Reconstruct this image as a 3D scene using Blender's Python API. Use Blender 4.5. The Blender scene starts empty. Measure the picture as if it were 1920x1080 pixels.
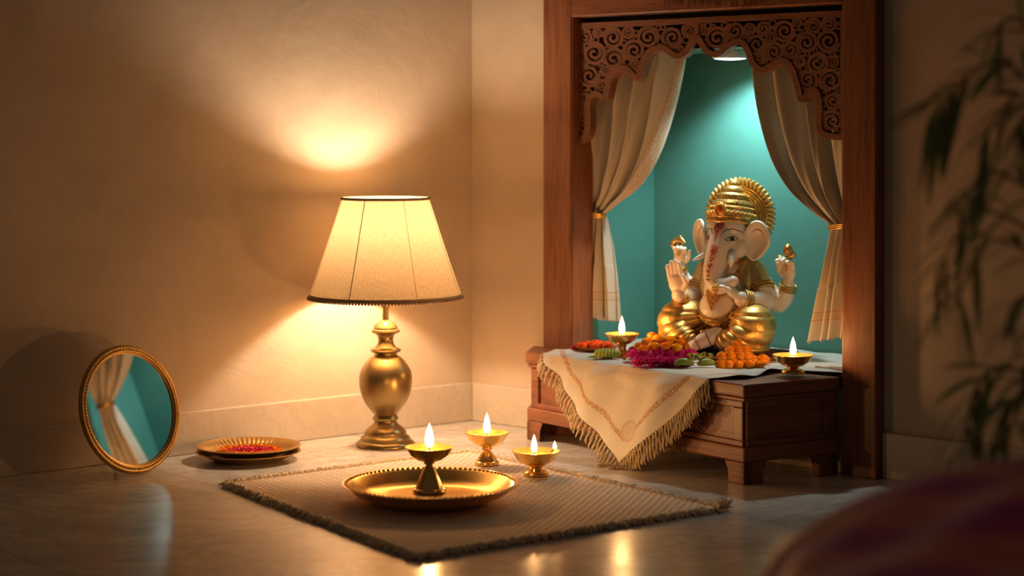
import bpy, bmesh, math, random
from math import sin, cos, pi, sqrt, atan2, radians
from mathutils import Vector, Matrix, noise
from mathutils.bvhtree import BVHTree
random.seed(7)
SC = bpy.context.scene
COL = SC.collection
F = 3700.0; HZ = 240.0; CX = 960.0; H = 0.75

# ------------------------------------------------------------------ geometry of the view
def at(px, py, d): return Vector(((px-CX)/F*d, d, H-(py-HZ)/F*d))
def floor_at(px, py, z=0.0):
    d = (H-z)*F/(py-HZ)
    return Vector(((px-CX)/F*d, d, z))
C0 = floor_at(885, 787)
PR = floor_at(1640, 893); PL = floor_at(0, 893)
DR = (PR-C0).normalized(); DL = (PL-C0).normalized()
NR = Vector((DR.y, -DR.x, 0)); NR = NR if NR.y < 0 else -NR
NL = Vector((-DL.y, DL.x, 0)); NL = NL if NL.y < 0 else -NL
Z = Vector((0, 0, 1))
def RW(s, off, z): return C0 + DR*s + NR*off + Z*z
def onR(px, py, off):
    k = (px-CX)/F
    d = (off + C0.dot(NR))/(k*NR.x+NR.y)
    return at(px, py, d)
def sz(px, py, off):
    p = onR(px, py, off); return ((p-C0).dot(DR), p.z)

# ------------------------------------------------------------------ mesh helper
def crom(pts, n=6, closed=False):
    pts = [Vector(p) for p in pts]; out = []
    N = len(pts)
    rng = range(N if closed else N-1)
    for i in rng:
        if closed: p0, p1, p2, p3 = pts[(i-1) % N], pts[i], pts[(i+1) % N], pts[(i+2) % N]
        else: p0, p1, p2, p3 = pts[max(i-1, 0)], pts[i], pts[i+1], pts[min(i+2, N-1)]
        for k in range(n):
            t = k/n
            out.append(0.5*((2*p1)+(p2-p0)*t+(2*p0-5*p1+4*p2-p3)*t*t+(3*p1-p0-3*p2+p3)*t*t*t))
    if not closed: out.append(pts[-1].copy())
    return out
class MB:
    def __init__(s): s.v = []; s.f = []; s.uv = {}; s.mi = []
    def add(s, vs, fs, uv=None, mi=0):
        b = len(s.v); s.v += [Vector(x) for x in vs]
        for f in fs: s.f.append([i+b for i in f]); s.mi.append(mi)
        if uv:
            for i, u in enumerate(uv): s.uv[b+i] = u
    def box(s, o, ax, ay, az):
        o, ax, ay, az = map(Vector, (o, ax, ay, az))
        v = [o, o+ax, o+ax+ay, o+ay, o+az, o+ax+az, o+ax+ay+az, o+ay+az]
        fs = [(0, 3, 2, 1), (4, 5, 6, 7), (0, 1, 5, 4), (1, 2, 6, 5), (2, 3, 7, 6), (3, 0, 4, 7)]
        s.add(v, fs)
    def prism(s, poly, z0, z1):
        n = len(poly)
        v = [Vector((p[0], p[1], z0)) for p in poly]+[Vector((p[0], p[1], z1)) for p in poly]
        fs = [list(range(n))[::-1], list(range(n, 2*n))]+[(i, (i+1) % n, n+(i+1) % n, n+i) for i in range(n)]
        s.add(v, fs)
    def tube(s, pts, r, n=8, closed=False, flat=1.0, mi=0):
        pts = [Vector(p) for p in pts]; N = len(pts)
        if not hasattr(r, '__len__'): r = [r]*N
        vs = []; up = None
        for i, p in enumerate(pts):
            if closed: t = pts[(i+1) % N]-pts[i-1]
            else: t = pts[min(i+1, N-1)]-pts[max(i-1, 0)]
            if t.length < 1e-9: t = Vector((0, 0, 1))
            t.normalize()
            if up is None:
                up = Vector((0, 0, 1)) if abs(t.z) < .9 else Vector((1, 0, 0))
            a = up-t*up.dot(t)
            if a.length < 1e-6: a = t.orthogonal()
            a.normalize(); up = a; b = t.cross(a)
            for k in range(n):
                g = 2*pi*k/n; vs.append(p+a*cos(g)*r[i]*flat+b*sin(g)*r[i])
        fs = []
        for i in range(N if closed else N-1):
            j = (i+1) % N
            for k in range(n):
                l = (k+1) % n; fs.append((i*n+k, i*n+l, j*n+l, j*n+k))
        if not closed: fs.append(list(range(n))[::-1]); fs.append([(N-1)*n+k for k in range(n)])
        s.add(vs, fs, mi=mi)
    def lathe(s, prof, n=64, c=(0, 0, 0), rf=None, sx=1, sy=1, axis=None, cap=True):
        c = Vector(c); vs = []
        q = axis.to_track_quat('Z', 'Y') if axis is not None else None
        for (r, z) in prof:
            for k in range(n):
                g = 2*pi*k/n; rr = r*(rf(g, z) if rf else 1)
                w = Vector((rr*cos(g)*sx, rr*sin(g)*sy, z))
                if q: w = q @ w
                vs.append(c+w)
        fs = []
        for i in range(len(prof)-1):
            for k in range(n):
                l = (k+1) % n; fs.append((i*n+k, i*n+l, (i+1)*n+l, (i+1)*n+k))
        if cap:
            if prof[0][0] > 1e-5: fs.append(list(range(n))[::-1])
            if prof[-1][0] > 1e-5: fs.append([(len(prof)-1)*n+k for k in range(n)])
        s.add(vs, fs)
    def ell(s, c, rad, rot=None, seg=16, rings=10):
        c = Vector(c)
        if not hasattr(rad, '__len__'): rad = (rad,)*3
        vs = [Vector((0, 0, 1))]
        for i in range(1, rings):
            a = pi*i/rings
            for k in range(seg):
                g = 2*pi*k/seg; vs.append(Vector((sin(a)*cos(g), sin(a)*sin(g), cos(a))))
        vs.append(Vector((0, 0, -1)))
        vs = [Vector((v.x*rad[0], v.y*rad[1], v.z*rad[2])) for v in vs]
        if rot: vs = [rot @ v for v in vs]
        vs = [v+c for v in vs]; fs = []
        for k in range(seg): fs.append((0, 1+k, 1+(k+1) % seg))
        for i in range(rings-2):
            for k in range(seg):
                a = 1+i*seg; l = (k+1) % seg; fs.append((a+k, a+seg+k, a+seg+l, a+l))
        L = len(vs)-1; a = 1+(rings-2)*seg
        for k in range(seg): fs.append((L, a+(k+1) % seg, a+k))
        s.add(vs, fs)
    def cap(s, pts, rs, n=14, sub=5):
        """tapered rounded limb through points"""
        P = crom([tuple(p)+(r,) for p, r in zip([tuple(q) for q in pts], rs)], sub)
        path = [Vector(p[:3]) for p in P]; rr = [p[3] for p in P]
        s.tube(path, rr, n)
        s.ell(path[0], rr[0], seg=n, rings=8); s.ell(path[-1], rr[-1], seg=n, rings=8)
    def grid(s, fn, nu, nv, uvf=None, mi=0):
        vs = []; uv = []
        for j in range(nv+1):
            for i in range(nu+1):
                u, v = i/nu, j/nv; vs.append(fn(u, v)); uv.append(uvf(u, v) if uvf else (u, v))
        fs = [(j*(nu+1)+i, j*(nu+1)+i+1, (j+1)*(nu+1)+i+1, (j+1)*(nu+1)+i) for j in range(nv) for i in range(nu)]
        s.add(vs, fs, uv, mi)
    def build(s, name, mat, parent=None, smooth=True, sharp=40):
        me = bpy.data.meshes.new(name)
        me.from_pydata([tuple(v) for v in s.v], [], s.f)
        if s.uv:
            l = me.uv_layers.new(name='UVMap')
            for lp in me.loops: l.data[lp.index].uv = s.uv.get(lp.vertex_index, (0, 0))
        for m in (mat if isinstance(mat, (list, tuple)) else [mat]): me.materials.append(m)
        if any(s.mi):
            for p, m in zip(me.polygons, s.mi): p.material_index = m
        me.validate()
        bm = bmesh.new(); bm.from_mesh(me)
        if not s.uv: bmesh.ops.recalc_face_normals(bm, faces=bm.faces)
        bm.to_mesh(me); bm.free()
        if smooth:
            me.polygons.foreach_set('use_smooth', [True]*len(me.polygons))
            me.set_sharp_from_angle(angle=radians(sharp))
        o = bpy.data.objects.new(name, me); COL.objects.link(o)
        if parent: o.parent = parent
        return o
def empty(name, loc=(0, 0, 0), rz=0):
    o = bpy.data.objects.new(name, None); COL.objects.link(o); o.location = loc
    o.rotation_euler = (0, 0, rz); o.empty_display_size = .05; return o
def tag(o, label=None, cat=None, group=None, kind=None):
    if label: o['label'] = label
    if cat: o['category'] = cat
    if group: o['group'] = group
    if kind: o['kind'] = kind
    return o
def copy_tree(o, parent=None):
    c = o.copy(); COL.objects.link(c)
    if parent: c.parent = parent
    for ch in list(o.children): copy_tree(ch, c)
    return c
def solid(o, t, off=0):
    m = o.modifiers.new('s', 'SOLIDIFY'); m.thickness = t; m.offset = off; return o
def bev(o, w=.002, seg=2):
    m = o.modifiers.new('b', 'BEVEL'); m.width = w; m.segments = seg; m.limit_method = 'ANGLE'; return o

# ------------------------------------------------------------------ materials
class NT:
    def __init__(s, name):
        s.m = bpy.data.materials.new(name); s.m.use_nodes = True; s.t = s.m.node_tree; s.t.nodes.clear()
        s.out = s.t.nodes.new('ShaderNodeOutputMaterial')
    def n(s, ty, **k):
        d = s.t.nodes.new('ShaderNode'+ty)
        for a, b in k.items():
            if a.startswith('i_'): s.put(d.inputs[a[2:].replace('_', ' ')], b)
            else: setattr(d, a, b)
        return d
    def put(s, inp, v):
        if isinstance(v, bpy.types.NodeSocket): s.t.links.new(v, inp)
        elif isinstance(v, bpy.types.Node): s.t.links.new(v.outputs[0], inp)
        else: inp.default_value = v
    def math(s, op, a, b=0, c=0):
        d = s.t.nodes.new('ShaderNodeMath'); d.operation = op
        s.put(d.inputs[0], a); s.put(d.inputs[1], b); s.put(d.inputs[2], c); return d.outputs[0]
    def mix(s, f, a, b):
        d = s.t.nodes.new('ShaderNodeMix'); d.data_type = 'RGBA'
        s.put(d.inputs[0], f); s.put(d.inputs[6], a); s.put(d.inputs[7], b); return d.outputs[2]
    def ramp(s, f, stops):
        d = s.t.nodes.new('ShaderNodeValToRGB'); s.put(d.inputs[0], f)
        e = d.color_ramp.elements
        while len(e) < len(stops): e.new(.5)
        for q, (p, c) in zip(e, stops): q.position = p; q.color = c if len(c) == 4 else (*c, 1)
        return d.outputs[0]
    def pbsdf(s, col, rough=.5, metal=0, bump=None, bs=.2, bd=.01, **k):
        d = s.t.nodes.new('ShaderNodeBsdfPrincipled')
        if isinstance(col, tuple) and len(col) == 3: col = (*col, 1)
        s.put(d.inputs['Base Color'], col); s.put(d.inputs['Roughness'], rough); s.put(d.inputs['Metallic'], metal)
        for a, b in k.items(): s.put(d.inputs[a.replace('_', ' ')], b)
        if bump is not None:
            bn = s.n('Bump'); bn.inputs['Strength'].default_value = bs; bn.inputs['Distance'].default_value = bd
            s.put(bn.inputs['Height'], bump); s.t.links.new(bn.outputs[0], d.inputs['Normal'])
        s.t.links.new(d.outputs[0], s.out.inputs[0]); return d
    def co(s, kind='Object', scale=(1, 1, 1), rot=(0, 0, 0)):
        c = s.n('TexCoord'); m = s.n('Mapping'); s.t.links.new(c.outputs[kind], m.inputs[0])
        m.inputs['Scale'].default_value = scale; m.inputs['Rotation'].default_value = rot; return m.outputs[0]
    def noise(s, v, sc, det=4, rough=.5, dist=0):
        d = s.n('TexNoise'); s.put(d.inputs['Vector'], v); d.inputs['Scale'].default_value = sc
        d.inputs['Detail'].default_value = det; d.inputs['Roughness'].default_value = rough
        d.inputs['Distortion'].default_value = dist; return d.outputs[0]
def c4(*c): return (*c, 1)
def m_plaster():
    n = NT('wall_plaster'); v = n.co()
    a = n.noise(v, 3.2, 6, .62, .6); b = n.noise(v, 14, 5, .6, 1.2)
    v2 = n.co(scale=(1.2, 1.2, 1.9), rot=(.3, .9, 0)); c = n.noise(v2, 3.1, 4, .5, .9)
    col = n.mix(n.ramp(a, [(.3, (0, 0, 0)), (.75, (1, 1, 1))]), c4(.52, .41, .30), c4(.64, .53, .41))
    h = n.math('ADD', n.math('MULTIPLY', b, .35), c)
    n.pbsdf(col, .85, bump=h, bs=.2, bd=.02); return n.m
def m_stone(name, c1, c2, rough, bumpy=.02):
    n = NT(name); v = n.co()
    a = n.noise(v, 2.2, 8, .62, 1.6); b = n.noise(v, 6, 6, .7, 2.5)
    vein = n.ramp(b, [(.44, (0, 0, 0)), (.5, (1, 1, 1)), (.56, (0, 0, 0))])
    col = n.mix(a, c4(*c1), c4(*c2)); col = n.mix(n.math('MULTIPLY', vein, .16), col, c4(c1[0]*.55, c1[1]*.5, c1[2]*.45))
    n.pbsdf(col, rough, bump=a, bs=bumpy, bd=.02); return n
def m_floor():
    n = NT('floor_marble'); v = n.co()
    v2 = n.co(scale=(1, 2.2, 1), rot=(0, 0, .55))
    a = n.noise(v2, 2.6, 8, .6, 1.4); b = n.noise(v2, 3.4, 7, .62, 2.6)
    vein = n.ramp(b, [(.45, (0, 0, 0)), (.5, (1, 1, 1)), (.55, (0, 0, 0))])
    col = n.mix(n.ramp(a, [(.3, (0, 0, 0)), (.7, (1, 1, 1))]), c4(.50, .455, .41), c4(.68, .635, .58))
    col = n.mix(n.math('MULTIPLY', vein, .5), col, c4(.33, .28, .24))
    uv = n.co('UV'); br = n.n('TexBrick'); n.put(br.inputs['Vector'], uv); br.offset = 0
    br.inputs['Scale'].default_value = 1; br.inputs['Brick Width'].default_value = .62; br.inputs['Row Height'].default_value = .62
    br.inputs['Mortar Size'].default_value = .0018; br.inputs['Mortar Smooth'].default_value = .2
    col = n.mix(n.math('MULTIPLY', br.outputs['Fac'], .6), col, c4(.16, .12, .09))
    rg = n.math('MULTIPLY_ADD', n.noise(v, 5, 3), .20, .13)
    h = n.math('SUBTRACT', n.math('MULTIPLY', a, .3), br.outputs['Fac'])
    n.pbsdf(col, rg, bump=h, bs=.05, bd=.004); return n.m
def m_base():
    n = m_stone('baseboard_marble', (.50, .41, .31), (.64, .55, .44), .35)
    return n.m
def m_wood(name, c1, c2, rough=.42, axis='s'):
    n = NT(name)
    sc = {'s': (3, 3, 45), 'z': (40, 40, 2.5)}[axis]
    v = n.co(scale=sc); a = n.noise(v, 1.0, 5, .62, .7); v1 = n.co(scale=tuple(x*4 for x in sc)); b = n.noise(v1, 1, 4, .6)
    col = n.mix(n.ramp(a, [(.3, (0, 0, 0)), (.7, (1, 1, 1))]), c4(*c1), c4(*c2))
    col = n.mix(n.math('MULTIPLY', n.ramp(b, [(.35, (1, 1, 1)), (.5, (0, 0, 0))]), .5), col, c4(c1[0]*.4, c1[1]*.4, c1[2]*.4))
    n.pbsdf(col, rough, bump=n.math('ADD', a, n.math('MULTIPLY', b, .5)), bs=.2, bd=.003); return n.m
def m_metal(name, c, rough=.25, nz=.5, bumps=.03, sc=40, met=.85):
    n = NT(name); v = n.co(); a = n.noise(v, sc*.4, 4, .6); b = n.noise(v, sc, 4, .6)
    col = n.mix(n.math('MULTIPLY', a, nz), c4(*c), c4(c[0]*.62, c[1]*.5, c[2]*.35))
    n.pbsdf(col, n.math('MULTIPLY_ADD', b, .18, rough-.08), met, bump=b, bs=bumps, bd=.002); return n.m
def m_plain(name, c, rough=.5, bump=.1, sc=60, var=.2, **k):
    n = NT(name); v = n.co(); a = n.noise(v, sc, 3)
    col = n.mix(n.math('MULTIPLY', a, var*2), c4(*c), c4(*[x*.55 for x in c]))
    n.pbsdf(col, rough, bump=a, bs=bump, bd=.002, **k); return n.m
def m_emit(name, c, s, transp=False):
    n = NT(name); e = n.n('Emission'); e.inputs[0].default_value = (*c, 1); e.inputs[1].default_value = s
    if transp:
        t = n.n('BsdfTransparent'); ad = n.n('AddShader'); n.t.links.new(e.outputs[0], ad.inputs[0]); n.t.links.new(t.outputs[0], ad.inputs[1])
        n.t.links.new(ad.outputs[0], n.out.inputs[0])
    else: n.t.links.new(e.outputs[0], n.out.inputs[0])
    return n.m
def m_flame():
    n = NT('flame_glow'); v = n.n('TexCoord'); sp = n.n('SeparateXYZ'); n.t.links.new(v.outputs['Generated'], sp.inputs[0])
    col = n.ramp(sp.outputs[2], [(0, (1, .35, .08)), (.2, (1, .72, .36)), (.8, (1, .70, .34)), (1, (1, .38, .08))])
    st = n.ramp(sp.outputs[2], [(0, (.02,)*3), (.22, (.9,)*3), (.7, (1,)*3), (1, (.4,)*3)])
    e = n.n('Emission'); n.put(e.inputs[0], col); n.put(e.inputs[1], n.math('MULTIPLY', st, 7.0))
    t = n.n('BsdfTransparent'); ad = n.n('AddShader'); n.t.links.new(e.outputs[0], ad.inputs[0]); n.t.links.new(t.outputs[0], ad.inputs[1])
    n.t.links.new(ad.outputs[0], n.out.inputs[0]); return n.m
def m_fabric(name, c, sc=900, rough=.9, trans=0.0, embroider=None, uvweave=True, var=.25):
    n = NT(name); v = n.co('UV') if uvweave else n.co()
    va = n.co('UV' if uvweave else 'Object', scale=(1, .15, 1)); vb = n.co('UV' if uvweave else 'Object', scale=(.15, 1, 1))
    a = n.noise(va, sc*.5, 2); b = n.noise(vb, sc*.5, 2); ww = n.math('ADD', a, b)
    lo = n.noise(v, sc*.02, 3)
    col = n.mix(n.math('MULTIPLY', n.math('MULTIPLY', ww, .5), var*2), c4(*c), c4(*[x*.6 for x in c]))
    col = n.mix(n.math('MULTIPLY', lo, .25), col, c4(*[x*.7 for x in c]))
    if embroider: col = embroider(n, col)
    d = n.pbsdf(col, rough, bump=ww, bs=.25, bd=.001, Sheen_Weight=.1)
    if trans:
        tr = n.n('BsdfTranslucent'); n.put(tr.inputs[0], col); mx = n.n('MixShader'); mx.inputs[0].default_value = trans
        n.t.links.new(d.outputs[0], mx.inputs[1]); n.t.links.new(tr.outputs[0], mx.inputs[2]); n.t.links.new(mx.outputs[0], n.out.inputs[0])
    return n.m
M = {}
M['plaster'] = m_plaster(); M['floor'] = m_floor(); M['base'] = m_base()
M['teal'] = m_plain('teal_plaster', (.075, .27, .24), .6, .25, 22, .15)
M['wood_s'] = m_wood('wood_frame', (.19, .062, .026), (.29, .105, .042))
M['wood_z'] = m_wood('wood_post', (.19, .062, .026), (.29, .105, .042), axis='z')
M['wood_carve'] = m_wood('wood_carving', (.18, .068, .032), (.25, .095, .045), .55)
M['wood_bench'] = m_wood('wood_altar', (.20, .068, .032), (.31, .115, .052), .38)
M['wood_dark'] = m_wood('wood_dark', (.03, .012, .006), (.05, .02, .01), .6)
M['brass'] = m_metal('brass_polished', (.95, .64, .21), .2, .4, .02)
M['brass_lamp'] = m_metal('brass_brushed', (.40, .29, .13), .32, .9, .08)
M['brass_old'] = m_metal('brass_antique', (.58, .36, .12), .33, .7, .1)
M['gold'] = m_metal('gold_paint', (.74, .47, .14), .45, .3, .06)
M['gold_dark'] = m_metal('gold_carved', (.76, .49, .17), .36, .9, .3, 160)
M['gold_pale'] = m_metal('gold_jacket', (.62, .47, .22), .45, .4, .05)
M['mirror'] = m_metal('mirror_glass', (.9, .9, .88), .1, 0, 0, met=1)
M['mirror'].node_tree.nodes['Principled BSDF'].inputs['Roughness'].default_value = .02
for l in list(M['mirror'].node_tree.links):
    if l.to_socket.name in ('Roughness', 'Normal', 'Base Color'): M['mirror'].node_tree.links.remove(l)
M['mirror'].node_tree.nodes['Principled BSDF'].inputs['Base Color'].default_value = (.85, .86, .85, 1)
M['skin'] = m_plain('painted_cream', (.78, .66, .54), .38, .03, 12, .06, Subsurface_Weight=.08)
M['black'] = m_plain('black_paint', (.012, .009, .008), .35)
M['white'] = m_plain('white_paint', (.85, .82, .76), .3, 0)
M['red'] = m_plain('red_paint', (.55, .02, .02), .5, 0)
M['redline'] = m_plain('red_line', (.30, .05, .03), .5, 0)
M['gem'] = m_plain('orange_gem', (.75, .08, .01), .15, 0)
M['wick'] = m_plain('burnt_wick', (.06, .02, .02), .9)
M['oil'] = m_plain('lamp_oil', (.78, .33, .06), .12, 0, Transmission_Weight=.3)
M['flame'] = m_flame()
M['bulb'] = m_emit('bulb_glow', (1, .72, .42), 6, True)
M['led'] = m_emit('led_glow', (.80, 1, .95), 9)
M['whitemetal'] = m_plain('white_enamel', (.7, .75, .72), .35, 0)
M['marigold'] = m_plain('marigold_orange', (.95, .36, .015), .7, .1, 90, .06, Subsurface_Weight=.1)
M['marigold_y'] = m_plain('marigold_yellow', (.98, .50, .02), .7, .1, 90, .06, Subsurface_Weight=.1)
M['vermilion'] = m_plain('petal_vermilion', (.92, .20, .03), .7, .1, 90, .08)
M['magenta'] = m_plain('petal_magenta', (.74, .03, .26), .7, .1, 90, .08)
M['pinkred'] = m_plain('petal_crimson', (.75, .02, .10), .7, .2, 300, .15)
M['bud'] = m_plain('bud_green', (.42, .47, .06), .55, .1, 90, .3)
M['leafg'] = m_plain('betel_leaf', (.26, .34, .05), .5, .1, 60, .3)
M['jute'] = None
M['tassel'] = m_plain('tassel_cotton', (.62, .47, .28), .95, .5, 400, .35)
M['rugfray'] = m_plain('jute_fray', (.88, .70, .48), .95, .3, 400, .15)
M['plant'] = m_plain('foliage', (.24, .31, .09), .5, .1, 20, .2)
M['stemm'] = m_plain('plant_stem', (.10, .07, .03), .7)
M['pot'] = m_plain('terracotta', (.28, .11, .05), .8)
M['soil'] = m_plain('soil', (.03, .02, .012), .95, .6, 120)
M['cushion'] = m_plain('maroon_cushion', (.20, .02, .02), .85, .4, 300, .3)
M['slate'] = m_plain('grey_cloth', (.25, .24, .24), .9, .2)

# ------------------------------------------------------------------ camera, world
cam = bpy.data.cameras.new('camera'); camo = bpy.data.objects.new('camera', cam); COL.objects.link(camo)
camo.location = (0, 0, H); camo.rotation_euler = (pi/2, 0, 0)
cam.lens = F/1920*36; cam.sensor_width = 36; cam.shift_y = -(540-HZ)/1920
cam.clip_start = .05
cam.dof.use_dof = True; cam.dof.focus_distance = 4.35; cam.dof.aperture_fstop = 2.1
SC.camera = camo
w = bpy.data.worlds.new('world'); SC.world = w; w.use_nodes = True
w.node_tree.nodes['Background'].inputs[0].default_value = (1, .78, .60, 1)
w.node_tree.nodes['Background'].inputs[1].default_value = .036
SC.view_settings.view_transform = 'Standard'; SC.view_settings.look = 'None'; SC.view_settings.exposure = 0
SC.view_settings.gamma = 1; SC.view_settings.use_curve_mapping = False
def light(name, ty, loc, power, col, r=.01, parent=None, **k):
    l = bpy.data.lights.new(name, ty); l.energy = power; l.color = col
    if ty in ('POINT', 'SPOT'): l.shadow_soft_size = r
    for a, b in k.items(): setattr(l, a, b)
    o = bpy.data.objects.new(name, l); COL.objects.link(o); o.location = loc
    if parent: o.parent = parent
    return o

# ------------------------------------------------------------------ room
m = MB(); P = [(-6, -1), (6, -1), (6, 8), (-6, 8)]
fr = (DR, Vector((-DR.y, DR.x, 0)))
m.add([(x, y, 0) for x, y in P], [(0, 1, 2, 3)], uv=[((Vector((x, y, 0))-floor_at(735, 1000)).dot(DL), (Vector((x, y, 0))-floor_at(400, 878)).dot(DR)) for x, y in P])
tag(m.build('floor', M['floor'], smooth=False), kind='structure')
m = MB(); a = C0; b = C0+DL*4.2
m.add([a, b, b+Z*2.5, a+Z*2.5], [(0, 1, 2, 3)]); m.add([a-NL*.1, b-NL*.1, b-NL*.1+Z*2.5, a-NL*.1+Z*2.5], [(3, 2, 1, 0)])
tag(m.build('wall_left', M['plaster'], smooth=False), kind='structure')
FO = .035                                   # how far the wooden casing stands off the wall
s0 = sz(1070, 0, FO)[0]; s1 = sz(1579, 0, FO)[0]
so0 = sz(1018, 0, FO)[0]; so1 = sz(1642, 0, FO)[0]
HB = .212                                   # altar top height
zt = sz(1580, 6, FO)[1]
NZ = .935; ND = .30
m = MB()
def rq(m, sa, sb, za, zb, off): m.add([RW(sa, off, za), RW(sb, off, za), RW(sb, off, zb), RW(sa, off, zb)], [(0, 1, 2, 3)])
rq(m, 0, s0-.01, 0, 2.5, 0); rq(m, s1+.01, 4.2, 0, 2.5, 0); rq(m, s0-.01, s1+.01, zt, 2.5, 0); rq(m, s0-.01, s1+.01, 0, HB-.03, 0)
rq(m, -.05, 4.2, 0, 2.5, -.5)
tag(m.build('wall_right', M['plaster'], smooth=False), kind='structure')
m = MB()                                    # teal recess
q = [RW(s0-.01, 0, 0), RW(s0-.01, -ND, 0), RW(s1+.01, -ND, 0), RW(s1+.01, 0, 0)]
for i in range(3):
    m.add([q[i]+Z*(HB-.005), q[i+1]+Z*(HB-.005), q[i+1]+Z*NZ, q[i]+Z*NZ], [(0, 1, 2, 3)])
m.add([p+Z*NZ for p in q], [(0, 1, 2, 3)])
tag(m.build('wall_niche', M['teal'], smooth=False), kind='structure')
m = MB(); m.box(RW(s0-.01, 0, HB-.03), DR*(s1-s0+.02), -NR*ND, Z*.0295)
tag(m.build('trim_1', M['wood_bench'], smooth=False), kind='structure')
bh = .0985
m = MB(); m.box(C0+DL*.0, DL*4.2, NL*.013, Z*bh)
for k in range(9): pass
tag(bev(m.build('baseboard_left', M['base'], smooth=False), .003), kind='structure')
m = MB(); m.box(RW(.013, 0, 0), DR*(so0-.0145), NR*.013, Z*bh); m.box(RW(so1+.001, 0, 0), DR*(4.2-so1), NR*.013, Z*bh)
tag(bev(m.build('baseboard_right', M['base'], smooth=False), .003), kind='structure')

# ------------------------------------------------------------------ wooden shrine frame with carved valance
SF = empty('shrine_frame', RW((so0+so1)/2, 0, 0))
tag(SF, 'tall reddish wooden shrine frame with pierced carved valance around the teal niche', 'shrine')
inv = -Vector(SF.location)
def part(m, name, mat, parent, **k):
    base = Vector(parent.location) if parent.parent is None else Vector((0, 0, 0))
    if parent.parent is None: m.v = [v-base for v in m.v]
    return m.build(name, mat, parent, **k)
ZT = 1.32
m = MB(); m.box(RW(so0, 0, 0), DR*(s0-so0), NR*FO, Z*ZT)
bev(part(m, 'post', M['wood_z'], SF, smooth=False), .003)
m = MB(); m.box(RW(s1, 0, 0), DR*(so1-s1), NR*FO, Z*ZT)
bev(part(m, 'post', M['wood_z'], SF, smooth=False), .003)
zb = sz(1066, 40, FO)[1]
m = MB(); m.box(RW(s0, 0, zt), DR*(s1-s0), NR*FO, Z*(ZT-zt))
lintel = bev(part(m, 'lintel', M['wood_s'], SF, smooth=False), .003)
m = MB()                                    # carved strokes across the lintel
for i in range(30):
    x = 1246+i*6.4+random.uniform(-1, 1); y0 = random.uniform(-8, 0); tall = random.choice([14, 18, 22])
    if i in (6, 12, 17, 22): continue
    k = random.random(); pts = []
    if k < .4: pts = [(x, y0), (x+1, y0+tall*.5), (x-1, y0+tall)]
    elif k < .7: pts = [(x-2, y0+tall*.4), (x+2, y0+tall*.3), (x+2, y0+tall*.7), (x-2, y0+tall)]
    else: pts = [(x-2, y0+tall), (x-1, y0+tall*.4), (x+2, y0+tall*.5), (x+2, y0+tall)]
    m.tube(crom([onR(a, b-2, FO+.0003) for a, b in pts], 4), .0011, 5)
part(m, 'carved_script', M['wood_carve'], SF)
m = MB()                                    # jambs lining the opening
m.box(RW(s0-.01, -.045, HB), DR*.0125, NR*(.045+FO-.004), Z*(zt-HB))
part(m, 'jamb', M['wood_z'], SF, smooth=False)
m = MB(); m.box(RW(s1-.0025, -.045, HB), DR*.0125, NR*(.045+FO-.004), Z*(zt-HB)); part(m, 'jamb', M['wood_z'], SF, smooth=False)
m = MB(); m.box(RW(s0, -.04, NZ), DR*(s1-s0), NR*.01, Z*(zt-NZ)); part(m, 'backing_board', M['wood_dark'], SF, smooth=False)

# carved valance in plane coordinates
VO = .006
scal = [(1072, 262), (1086, 268), (1100, 256), (1103, 228), (1102, 205), (1107, 186), (1120, 180), (1134, 189), (1139, 172), (1144, 152), (1156, 137), (1173, 132), (1186, 143), (1197, 150), (1204, 128),
        (1212, 108), (1225, 97), (1243, 93), (1258, 103), (1272, 109), (1288, 99), (1306, 74), (1326, 100), (1346, 105), (1366, 90), (1388, 82), (1402, 97), (1413, 124), (1430, 135),
        (1450, 125), (1470, 118), (1486, 134), (1496, 165), (1503, 190), (1517, 180), (1531, 176), (1537, 200), (1537, 244), (1552, 258), (1584, 262)]
def smooth2(pts, n=6): return [Vector((p.x, p.y, 0)) for p in crom([(a, b, 0) for a, b in pts], n)]
def ribbon(m, pts, wpx, o0, o1, closed=False):
    """strip of width w following a px path on the wall plane, from offset o0 to o1"""
    N = len(pts); L = []; R = []
    if not hasattr(wpx, '__len__'): wpx = [wpx]*N
    for i in range(N):
        a = pts[i-1] if (i > 0 or closed) else pts[i]; b = pts[(i+1) % N] if (i < N-1 or closed) else pts[i]
        t = (b-a); t = t.normalized() if t.length > 1e-6 else Vector((1, 0, 0)); nn = Vector((-t.y, t.x, 0))*wpx[i]/2
        L.append(pts[i]+nn); R.append(pts[i]-nn)
    vs = []
    for i in range(N):
        for q in (L[i], R[i]):
            s, z = sz(q.x, q.y, VO)
            vs += [RW(s, o1, z), RW(s, o0, z)]
    fs = []
    for i in range(N if closed else N-1):
        a = 4*i; b = 4*((i+1) % N)
        fs += [(a, a+2, b+2, b), (a+1, b+1, b+3, a+3), (a, b, b+1, a+1), (a+2, a+3, b+3, b+2)]
    if not closed: fs += [(0, 1, 3, 2), (4*N-4, 4*N-2, 4*N-1, 4*N-3)]
    m.add(vs, fs)
val = empty_val = MB()
sc = smooth2(scal)
ribbon(val, [p+Vector((0, -4, 0)) for p in sc], 11, -.014, VO+.003)
def ytop(x): return 53-(x-1075)*(53-28)/(1580-1075)
ribbon(val, [Vector((1069, ytop(1069)-3, 0)), Vector((1582, ytop(1582)-3, 0))], 11, -.014, VO+.004)
ribbon(val, [Vector((1076, 45, 0)), Vector((1076, 262, 0))], 11, -.014, VO+.0035)
ribbon(val, [Vector((1581, 25, 0)), Vector((1581, 262, 0))], 8, -.014, VO+.0035)
ribbon(val, [Vector((1306, 42, 0)), Vector((1306, 72, 0))], 10, -.012, VO+.002)
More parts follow.
